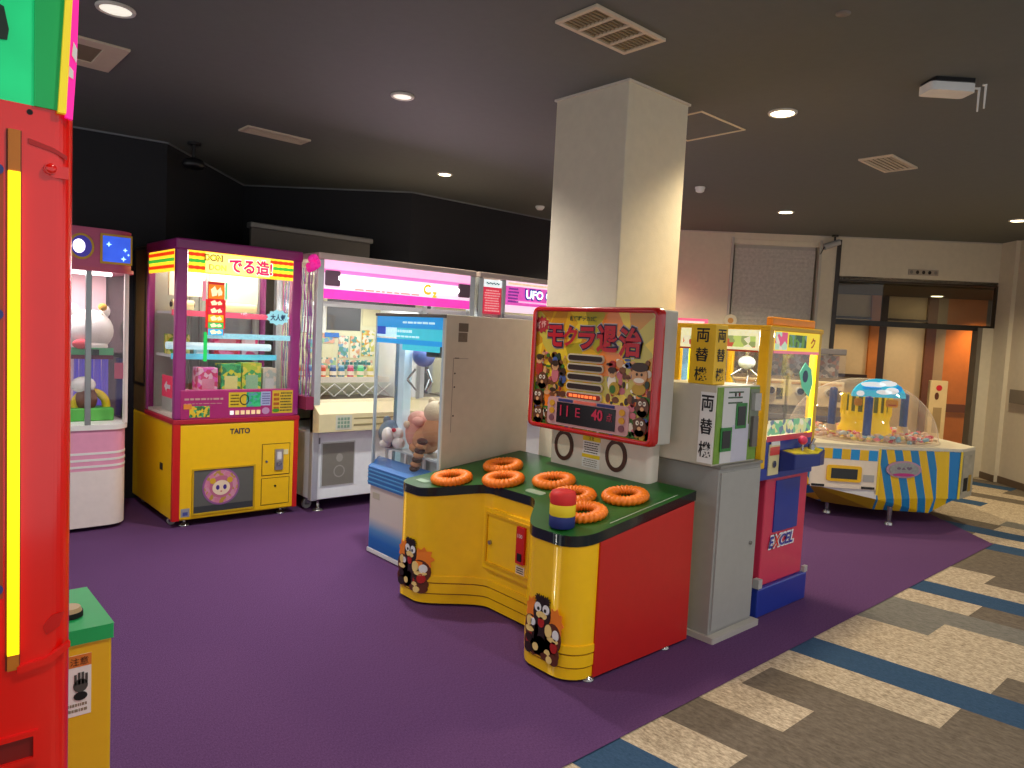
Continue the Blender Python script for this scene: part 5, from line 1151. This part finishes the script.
# centre tower inside
cx, cy = DC[0] - .05, DC[1] - .05
YT = mat('tower_yellow', (248, 206, 16), .35, emit=.15)
b = MB(); b.lathe([(.235, .69), (.235, .76), (.215, .80), (.20, .90)], (cx, cy, 0), YT, 20)
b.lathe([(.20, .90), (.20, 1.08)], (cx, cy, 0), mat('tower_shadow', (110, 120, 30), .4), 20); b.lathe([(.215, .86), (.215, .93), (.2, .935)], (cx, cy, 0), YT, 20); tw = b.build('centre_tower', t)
for i in range(20):
    a = 2 * PI * i / 20; MB().cyl((cx + .21 * math.cos(a), cy + .21 * math.sin(a), .90), (cx + .21 * math.cos(a), cy + .21 * math.sin(a), 1.09), .014, .014, YT, 8).build('bar', tw)
SKY = mat('sky_print', (60, 190, 220), .5, emit=.3)
def TF(u, v, t_): p = Vector((cx, cy)) + Vector((S2, -S2)) * u + Vector((-S2, -S2)) * (.225 + t_); return (p.x, p.y, v)
b = MB(); pts = [(.24 * math.cos(math.radians(a)), 1.085 + .17 * math.sin(math.radians(a))) for a in range(0, 181, 10)]
b.fpoly(TF, 0, pts, SKY, .03)
CLD = mat('cloud_print', (246, 250, 250), .5, emit=.3); BS = mat('blue_print', (20, 150, 220), .5, emit=.3)
for u, v, a, c, m, l in ((-.06, 1.20, .11, .025, CLD, 0), (.07, 1.215, .08, .025, CLD, 0), (-.07, 1.165, .09, .018, BS, 0), (.11, 1.15, .06, .03, CLD, 1), (.04, 1.135, .07, .022, CLD, 1), (-.17, 1.115, .035, .025, CLD, 1), (.17, 1.17, .03, .03, BS, 0)): b.foval(TF, 0, u, v, a, c, m, .033 + l * .003, 20)
b.build('sky_arch', t)
def TG_(u, v, t_): p = Vector((cx, cy)) + Vector((S2, -S2)) * u + Vector((-S2, -S2)) * (.26 + t_); return (p.x, p.y, v)
b = MB(); b.fpoly(TG_, 0, rrect(.06, .17, 1.0, 1.07, .02), mat('orange_tag2', (244, 160, 20), .4), .01); b.fbox(TG_, 0, .08, .155, 1.015, 1.027, mat('tag_red2', (214, 80, 20), .4), .012); b.fpoly(TG_, 0, rrect(-.22, -.15, 1.0, 1.07, .02), _M['orange_tag2'], .01); b.build('tower_sign', t)
BLP = mat('pillar_print_blue', (40, 90, 170), .4, var=.5, scale=30)
for (u, n_, z0, z1) in ((-.33, .05, .80, 1.13), (-.13, .36, .74, 1.08), (.38, -.05, .80, 1.10)):
    p = Vector((cx, cy)) + Vector((S2, -S2)) * u + Vector((-S2, -S2)) * n_
    b = MB(); b.cyl((p.x, p.y, .70), (p.x, p.y, z0), .05, .045, mat('pillar_foot', (214, 200, 180), .4), 16); b.cyl((p.x, p.y, z0), (p.x, p.y, z1), .035, .035, BLP, 16); b.ell((p.x, p.y, z1), (.036, .036, .02), mat('pillar_cap', (60, 80, 160), .3), 14); b.build('printed_pillar', t)
# feet
for p in (wl(6.66, 2.40), wl(6.60, 2.92), wl(7.6, 2.6), wl(7.1, 3.5)):
    MB().cyl((p[0], p[1], .02), (p[0], p[1], .16), .018, .022, STEEL, 14).cyl((p[0], p[1], 0), (p[0], p[1], .02), .035, .03, STEEL, 14).build('leg', t)
# sweets inside the dome: countless small pieces
b = MB(); rc = random.Random(8); sc_ = [mat('sweet_%d' % i, c, .35) for i, c in enumerate([(240, 120, 150), (236, 206, 190), (230, 60, 90), (240, 220, 120), (214, 226, 236), (236, 180, 150), (140, 190, 214)])]
for i in range(420):
    a = rc.uniform(0, 2 * PI); r_ = math.sqrt(rc.uniform(.22, .98)) * (DR - .06)
    x, y = DC[0] + r_ * math.cos(a), DC[1] + r_ * math.sin(a); z = .70 + rc.uniform(0, .05)
    b.ell((x, y, z), (rc.uniform(.018, .034), rc.uniform(.014, .026), rc.uniform(.012, .02)), sc_[rc.choice([0, 1, 1, 1, 2, 3, 4, 5, 5, 6])], 8, Matrix.Rotation(a * 3, 3, 'Z'))
o = b.build('sweet_pile', None, loc=(6.55, 2.48, 0)); tag(o, 'mixed wrapped sweets heaped inside the clear dome', 'sweets'); o['kind'] = 'stuff'
l = bpy.data.lights.new('dome_lamp', 'POINT'); l.energy = 3; l.color = (1, .85, .6); l.shadow_soft_size = .08

# slim sign stand behind the dome machine
t = thing('sign_stand', 'slim cream stand with a red mark behind the dome machine', 'stand', (*W(4.46, .18), 0), -45)
MB().prism([(-.14, -.1), (.14, -.1), (.14, .1), (-.14, .1)], 0, .03, CREAM).build('base', t, .006)
MB().box(-.105, .105, -.03, .03, .03, 1.19, mat('stand_cream', (236, 206, 150), .5)).build('panel', t, .01)
b = MB(); b.foval('F', -.03, .0, 1.10, .035, .035, mat('mark_red', (214, 30, 50), .5), .004); b.foval('F', -.03, -.02, 1.0, .025, .045, mat('mark_brown', (96, 50, 30), .5), .003); b.build('red_mark', t)
MB().fbox('F', -.03, -.05, .05, .55, .86, mat('stand_window', (176, 146, 100), .5), .003).build('leaflet_pocket', t)

# ------------------------------------------------------------------ capsule vending machines by the white wall
def gacha(u, z, label, k):
    x, y = W(u, .55)
    t = thing('capsule_vending_machine', label, 'capsule vending machine', (x, y, z), -45, 'capsule vending machines by the white wall')
    MB().box(-.15, .15, -.2, .2, 0, .30, mat('gacha_cream', (232, 214, 178), .45)).build('lower_body', t, .01)
    if z > .5: MB().box(-.14, .14, -.18, .19, -.10, 0, mat('gacha_riser', (120, 110, 100), .5)).build('riser', t)
    b = MB(); b.box(-.15, .15, -.19, .2, .30, .34, mat('gacha_rail', (150, 134, 120), .5)); b.box(-.14, .14, -.02, .19, .34, .60, patches('gacha_fill%d' % k, [(196, 176, 156), (220, 206, 192), (150, 142, 134), (190, 140, 120)], 22, .4)); b.build('capsule_bin', t)
    MB().box(-.148, .148, -.195, -.19, .34, .61, GL).build('bin_window', t)
    MB().box(-.15, .15, -.2, .2, .61, .68, mat('gacha_top%d' % k, [(60, 76, 120), (120, 116, 120), (176, 168, 156)][k % 3], .45)).build('top_cover', t, .01)
    b = MB(); b.cyl((-.02, -.2, .17), (-.02, -.225, .17), .05, .05, mat('dial_ring', (220, 220, 214), .3), 24); b.cyl((-.02, -.225, .17), (-.02, -.245, .17), .038, .036, mat('dial_navy', (30, 36, 70), .4), 24); b.build('dial', t)
    b = MB(); b.fbox('F', -.2, .045, .12, .07, .20, mat('chute_dark', (70, 60, 56), .5), .004); b.fbox('F', -.2, -.12, .12, .25, .275, mat('gacha_orange', (206, 160, 110), .5), .004); b.build('chute', t)
    return t
gu = [(1.98, 'far left'), (2.31, 'second from the left'), (2.64, 'third from the left'), (2.97, 'rightmost')]
# (single machines, two high, on a low plinth)
for i, (u, nm) in enumerate(gu):
    x, y = W(u, .55)
    for lv, z in enumerate((.05, .83)):
        gacha(u, z, '%s capsule vending machine, %s row, seen past the yellow crane' % (nm, 'upper' if lv else 'lower'), i + lv)
    b = MB().box(-.16, .16, -.2, .2, 0, .05, BLK).build('vending_plinth', None, .004, loc=(x, y, 0)); b.rotation_euler = (0, 0, math.radians(-45)); tag(b, 'low black plinth under the %s capsule vending machines' % nm, 'plinth')
# low crane machine seen beside the pillar
x, y = W(1.22, .75)
t = thing('claw_crane_machine', 'small pink and white crane machine far behind, just right of the pillar', 'arcade machine', (x, y, 0), -45)
MB().box(-.3, .3, 0, .5, .04, .80, PWHITE).build('lower_cabinet', t, .01)
b = MB(); b.box(-.3, .3, 0, .5, 1.60, 1.78, mat('far_header_pink', (226, 90, 130), .4, emit=.3)); b.fbox('F', 0, -.26, .26, 1.63, 1.75, mat('far_header_pale', (250, 190, 190), .4, emit=.4, var=.3, scale=40), .003); b.build('header', t)
MB().box(-.28, .28, .44, .46, .80, 1.60, mat('far_back_blue', (120, 190, 220), .5, emit=.3, var=.4, scale=10)).build('back_panel', t)
for xx in (-.3, .27): MB().box(xx, xx + .03, 0, .04, .80, 1.60, _M['alu_post']).build('frame_post', t)
MB().box(-.27, .27, .0, .006, .80, 1.60, GL).build('front_glass', t)
MB().box(-.2, .2, .1, .4, .80, 1.02, mat('far_white_box', (236, 240, 240), .5, emit=.3)).build('prize_stage', t)
b = MB()
for xx in (-.25, .25): b.cyl((xx, .06, 0), (xx, .06, .05), .03, .03, STEEL, 12)
b.build('leveling_foot', t)

# ------------------------------------------------------------------ red cabinet in the left foreground
t = thing('red_arcade_cabinet', 'tall red cabinet with green top filling the left edge of the photo', 'arcade machine', (.243, 1.30, 0))
RC = mat('gloss_red', (232, 16, 6), .22, coat=.6, var=.04)
x0, x1 = -.62, 0.0
pts = []
for k in range(9):
    a = math.radians(270 + 90 * k / 8); pts.append((x1 - .028 + .028 * math.cos(a), .028 + .028 * math.sin(a)))
body = [(x0, 0.0)] + pts + [(x1, .36), (x0, .36)]
b = MB(); b.prism(body, .02, 1.80, RC, False); b.build('cabinet_body', t)
# yellow light strip and brown inner panel
b = MB(); b.fbox('F', 0, -.089, -.070, .945, 1.76, mat('strip_channel', (120, 40, 10), .4), .001); b.fbox('F', -.001, -.087, -.072, .97, 1.70, mat('yellow_neon', (255, 214, 0), .4, emit=.9, var=0), .006); b.fbox('F', -.001, -.087, -.072, .945, .97, mat('strip_end', (190, 110, 20), .4), .004); b.fbox('F', -.001, -.087, -.072, 1.70, 1.76, _M['strip_end'], .004); b.build('light_strip', t)
MB().fbox('F', 0, x0 + .02, -.092, 1.06, 1.70, mat('inner_brown', (150, 60, 20), .35, emit=.02), .001).build('inner_panel', t)
b = MB(); b.fpoly('F', 0, [(-.062, 1.752), (-.03, 1.744), (-.012, 1.735), (-.012, 1.729), (-.03, 1.737), (-.062, 1.744)], mat('red_dark', (176, 14, 8), .3), .0015); b.fbox('F', 0, -.034, -.010, 1.700, 1.718, RC, .003)
b.build('brow', t)
b = MB(); b.cyl((-.034, .001, 1.712), (-.034, -.008, 1.712), .009, .0085, RC, 20); b.ell((-.034, -.008, 1.712), (.0075, .003, .0075), RC, 14); b.build('bolt', t)
b = MB(); b.cyl((-.060, .001, 1.79), (-.060, -.001, 1.79), .004, .004, DARK, 12); b.build('screw_hole', t)
b = MB(); b.fpoly('F', 0, [(-.04, 1.005), (-.028, 1.02), (-.012, 1.022), (-.018, 1.0), (-.036, .99)], mat('red_dent', (200, 14, 6), .3), .002)
b.fpoly('F', 0, [(-.075, .938), (-.03, .945), (-.004, .965), (-.004, .975), (-.035, .955), (-.075, .95)], RC, .008); b.build('lower_lip', t, .002)
b = MB(); b.frame('F', 0, -.14, -.045, .79, .84, .008, RC, .006); b.fbox('F', 0, -.132, -.053, .798, .832, mat('slot_deep_red', (120, 10, 6), .4), .001); b.build('vent_slot', t, .002)
for (v, r_) in ((1.49, .008), (1.075, .008), (1.70, .008)): MB().foval('F', -.001, -.100, v, r_, r_, mat('blue_dot', (40, 60, 130), .4), .003).build('round_decal', t)
# top part
b = MB(); GT_ = mat('top_green', (20, 200, 120), .35, emit=.25, var=.35, scale=7)
b.prism([(x0, .0), (-.024, .0), (-.024, .3), (x0, .3)], 1.80, 2.30, GT_); b.build('green_top', t)
b = MB(); b.fpoly('F', 0, [(-.055, 1.80), (-.018, 1.80), (-.008, 2.3), (-.055, 2.3)], mat('top_green_dark', (10, 160, 80), .35, emit=.15), .004); b.build('green_edge', t)
b = MB(); b.fpoly('F', -.001, [(-.026, 1.796), (-.0155, 1.796), (-.008, 1.97), (-.004, 2.3), (-.012, 2.3), (-.017, 1.97)], mat('yellow_edge', (240, 214, 40), .4, emit=.2), .010); b.build('yellow_edge', t)
b = MB(); b.fpoly('F', .002, [(-.0155, 1.792), (-.006, 1.79), (-.001, 1.88), (.001, 1.97), (.005, 2.3), (-.004, 2.3), (-.008, 1.97)], mat('magenta_edge', (250, 30, 160), .35, emit=.3), .008)
b.fpoly('F', -.006, [(-.008, 1.885), (-.002, 1.875), (-.001, 1.895), (-.006, 1.905)], WHT, .002); b.fpoly('F', -.006, [(-.012, 1.853), (-.006, 1.85), (-.006, 1.862), (-.011, 1.868)], WHT, .002); b.build('magenta_edge', t)
b = MB(); b.fpoly('F', 0, [(-.12, 1.88), (-.088, 1.885), (-.086, 1.90), (-.092, 1.93), (-.12, 1.94)], mat('dark_shape', (10, 40, 26), .4), .003); b.fpoly('F', 0, [(-.12, 2.0), (-.09, 1.94), (-.086, 2.2), (-.12, 2.2)], _M['dark_shape'], .003); b.build('dark_print', t)

# yellow console box with green top behind it
t = thing('green_top_console', 'yellow box console with green top and black buttons, bottom left', 'arcade machine', (.19, 1.85, 0))
CYL_ = mat('console_yellow', (226, 180, 20), .4)
MB().box(-.35, .238, .0, .27, .0, .737, CYL_).build('cabinet', t, .006)
b = MB(); b.prism([(-.36, -.008), (.241, -.008), (.241, .28), (-.36, .28)], .737, lambda x, y: .772, mat('console_green', (20, 170, 90), .4)); b.build('top_cover', t, .006)
for (x, y) in ((.165, .09), (.15, .20)):
    b = MB(); b.cyl((x, y, .772), (x, y, .785), .030, .030, DARK, 28); b.cyl((x, y, .785), (x, y, .795), .028, .024, mat('button_tan', (190, 160, 120), .4), 28); b.build('push_button', t)
b = MB(); b.fbox('F', 0, .04, .195, .565, .71, WHT, .002); b.fbox('F', -.002, .04, .195, .682, .71, mat('warning_orange', (214, 120, 40), .5), .001)
b.text('注意', 'F', -.002, .17, .696, DARK, h=.018, t=.003); 
b.foval('F', -.002, .173, .637, .015, .016, mat('hand_grey', (70, 70, 66), .5), .002, 16)
for k in range(4): b.fbox('F', -.002, .160 + k * .0075, .165 + k * .0075, .64, .67 - abs(k - 1.5) * .004, mat('hand_grey', (70, 70, 66), .5), .002)
b.foval('F', -.002, .173, .612, .014, .01, DARK, .003, 14); b.lines('F', -.002, .14, .19, .572, .598, 2, mat('print_grey', (140, 130, 110), .5), .001, 81, .5); b.build('warning_sticker', t)

# ------------------------------------------------------------------ extra lights: machine interiors, corridor
def point(x, y, z, e, c, r=.1):
    l = bpy.data.lights.new('lamp', 'POINT'); l.energy = e; l.color = c; l.shadow_soft_size = r
    o = bpy.data.objects.new('interior_lamp', l); COL.objects.link(o); o.location = (x, y, z)
def area(x, y, z, sx, sy, e, c, rot=(0, 0, 0)):
    l = bpy.data.lights.new('lamp', 'AREA'); l.shape = 'RECTANGLE'; l.size = sx; l.size_y = sy; l.energy = e; l.color = c
    o = bpy.data.objects.new('interior_lamp', l); COL.objects.link(o); o.location = (x, y, z); o.rotation_euler = rot
area(2.06, 5.62, 1.955, .7, .4, 5, (1, .98, .9))            # yellow prize machine ceiling lamp
area(1.0, 5.8, 1.77, .5, .3, 4, (1, .95, .97))
area(3.35, 5.55, 1.66, 1.3, .4, 5.5, (1, .98, .95))
area(4.9, 5.55, 1.66, 1.2, .4, 10, (1, .95, .97))
area(2.78, 3.75, 1.555, .4, .5, 3.5, (.85, .95, 1))
area(3.85, 2.2, 1.56, .4, .4, 6, (1, .97, .9))
area(3.35, 5.16, 1.86, 1.2, .08, 9, (1, .74, .9), (math.radians(-75), 0, 0))   # the glowing pink header
cx_, cy_ = W(6.0, CN + .40)
l = bpy.data.lights.new('corridor', 'SPOT'); l.energy = 60; l.color = (1, .62, .3); l.spot_size = math.radians(110); l.spot_blend = .8; l.shadow_soft_size = .06
o = bpy.data.objects.new('corridor_beam', l); COL.objects.link(o); o.location = (cx_, cy_, 2.31)
for u, n_, e in ((4.9, CN + .45, 26), (4.1, CN + .45, 22)):
    cx_, cy_ = W(u, n_); l = bpy.data.lights.new('corridor', 'SPOT'); l.energy = e; l.color = (1, .78, .5); l.spot_size = math.radians(100); l.spot_blend = .8; l.shadow_soft_size = .06
    o = bpy.data.objects.new('corridor_beam', l); COL.objects.link(o); o.location = (cx_, cy_, 2.31)
cx_, cy_ = W(5.17, -1.43)
t = thing('corridor_downlight', 'glowing downlight on the corridor ceiling behind the glass screen', 'downlight', (cx_, cy_, 2.34))
MB().lathe([(.08, 0), (.075, -.008), (.001, -.009)], (0, 0, 0), DLON, 24).build('lamp', t); MB().torus((0, 0, -.003), .082, .008, RIM, 28, 6).build('rim', t)

# ------------------------------------------------------------------ world and camera
w = bpy.data.worlds.new('World'); SC.world = w; w.use_nodes = True
bg = w.node_tree.nodes['Background']; bg.inputs[0].default_value = (.97, .97, 1, 1); bg.inputs[1].default_value = .55
p = math.radians(4.0); r = math.radians(2.9); a = math.radians(41.9)
fwd = Vector((0, math.cos(p), -math.sin(p))); up0 = Vector((0, math.sin(p), math.cos(p))); rt0 = Vector((1, 0, 0))
rt = rt0 * math.cos(r) + up0 * math.sin(r); up = up0 * math.cos(r) - rt0 * math.sin(r)
Rz = Matrix.Rotation(-a, 3, 'Z')
rt, up, fwd = Rz @ rt, Rz @ up, Rz @ fwd
cam = bpy.data.cameras.new('Camera'); co = bpy.data.objects.new('Camera', cam); COL.objects.link(co)
cam.sensor_fit = 'HORIZONTAL'; cam.sensor_width = 36; cam.lens = 722 / 1024 * 36; cam.clip_start = .02
M = Matrix((rt, up, -fwd)).transposed().to_4x4(); M.translation = Vector((0, 0, 1.5)); co.matrix_world = M
SC.camera = co
SC.view_settings.view_transform = 'Standard'; SC.view_settings.look = 'None'; SC.view_settings.gamma = 1; SC.view_settings.use_curve_mapping = False
SC.view_settings.exposure = 0.7
SC.cycles.max_bounces = 8; SC.cycles.transparent_max_bounces = 24; SC.cycles.caustics_reflective = False; SC.cycles.caustics_refractive = False
SC.cycles.sample_clamp_indirect = 4
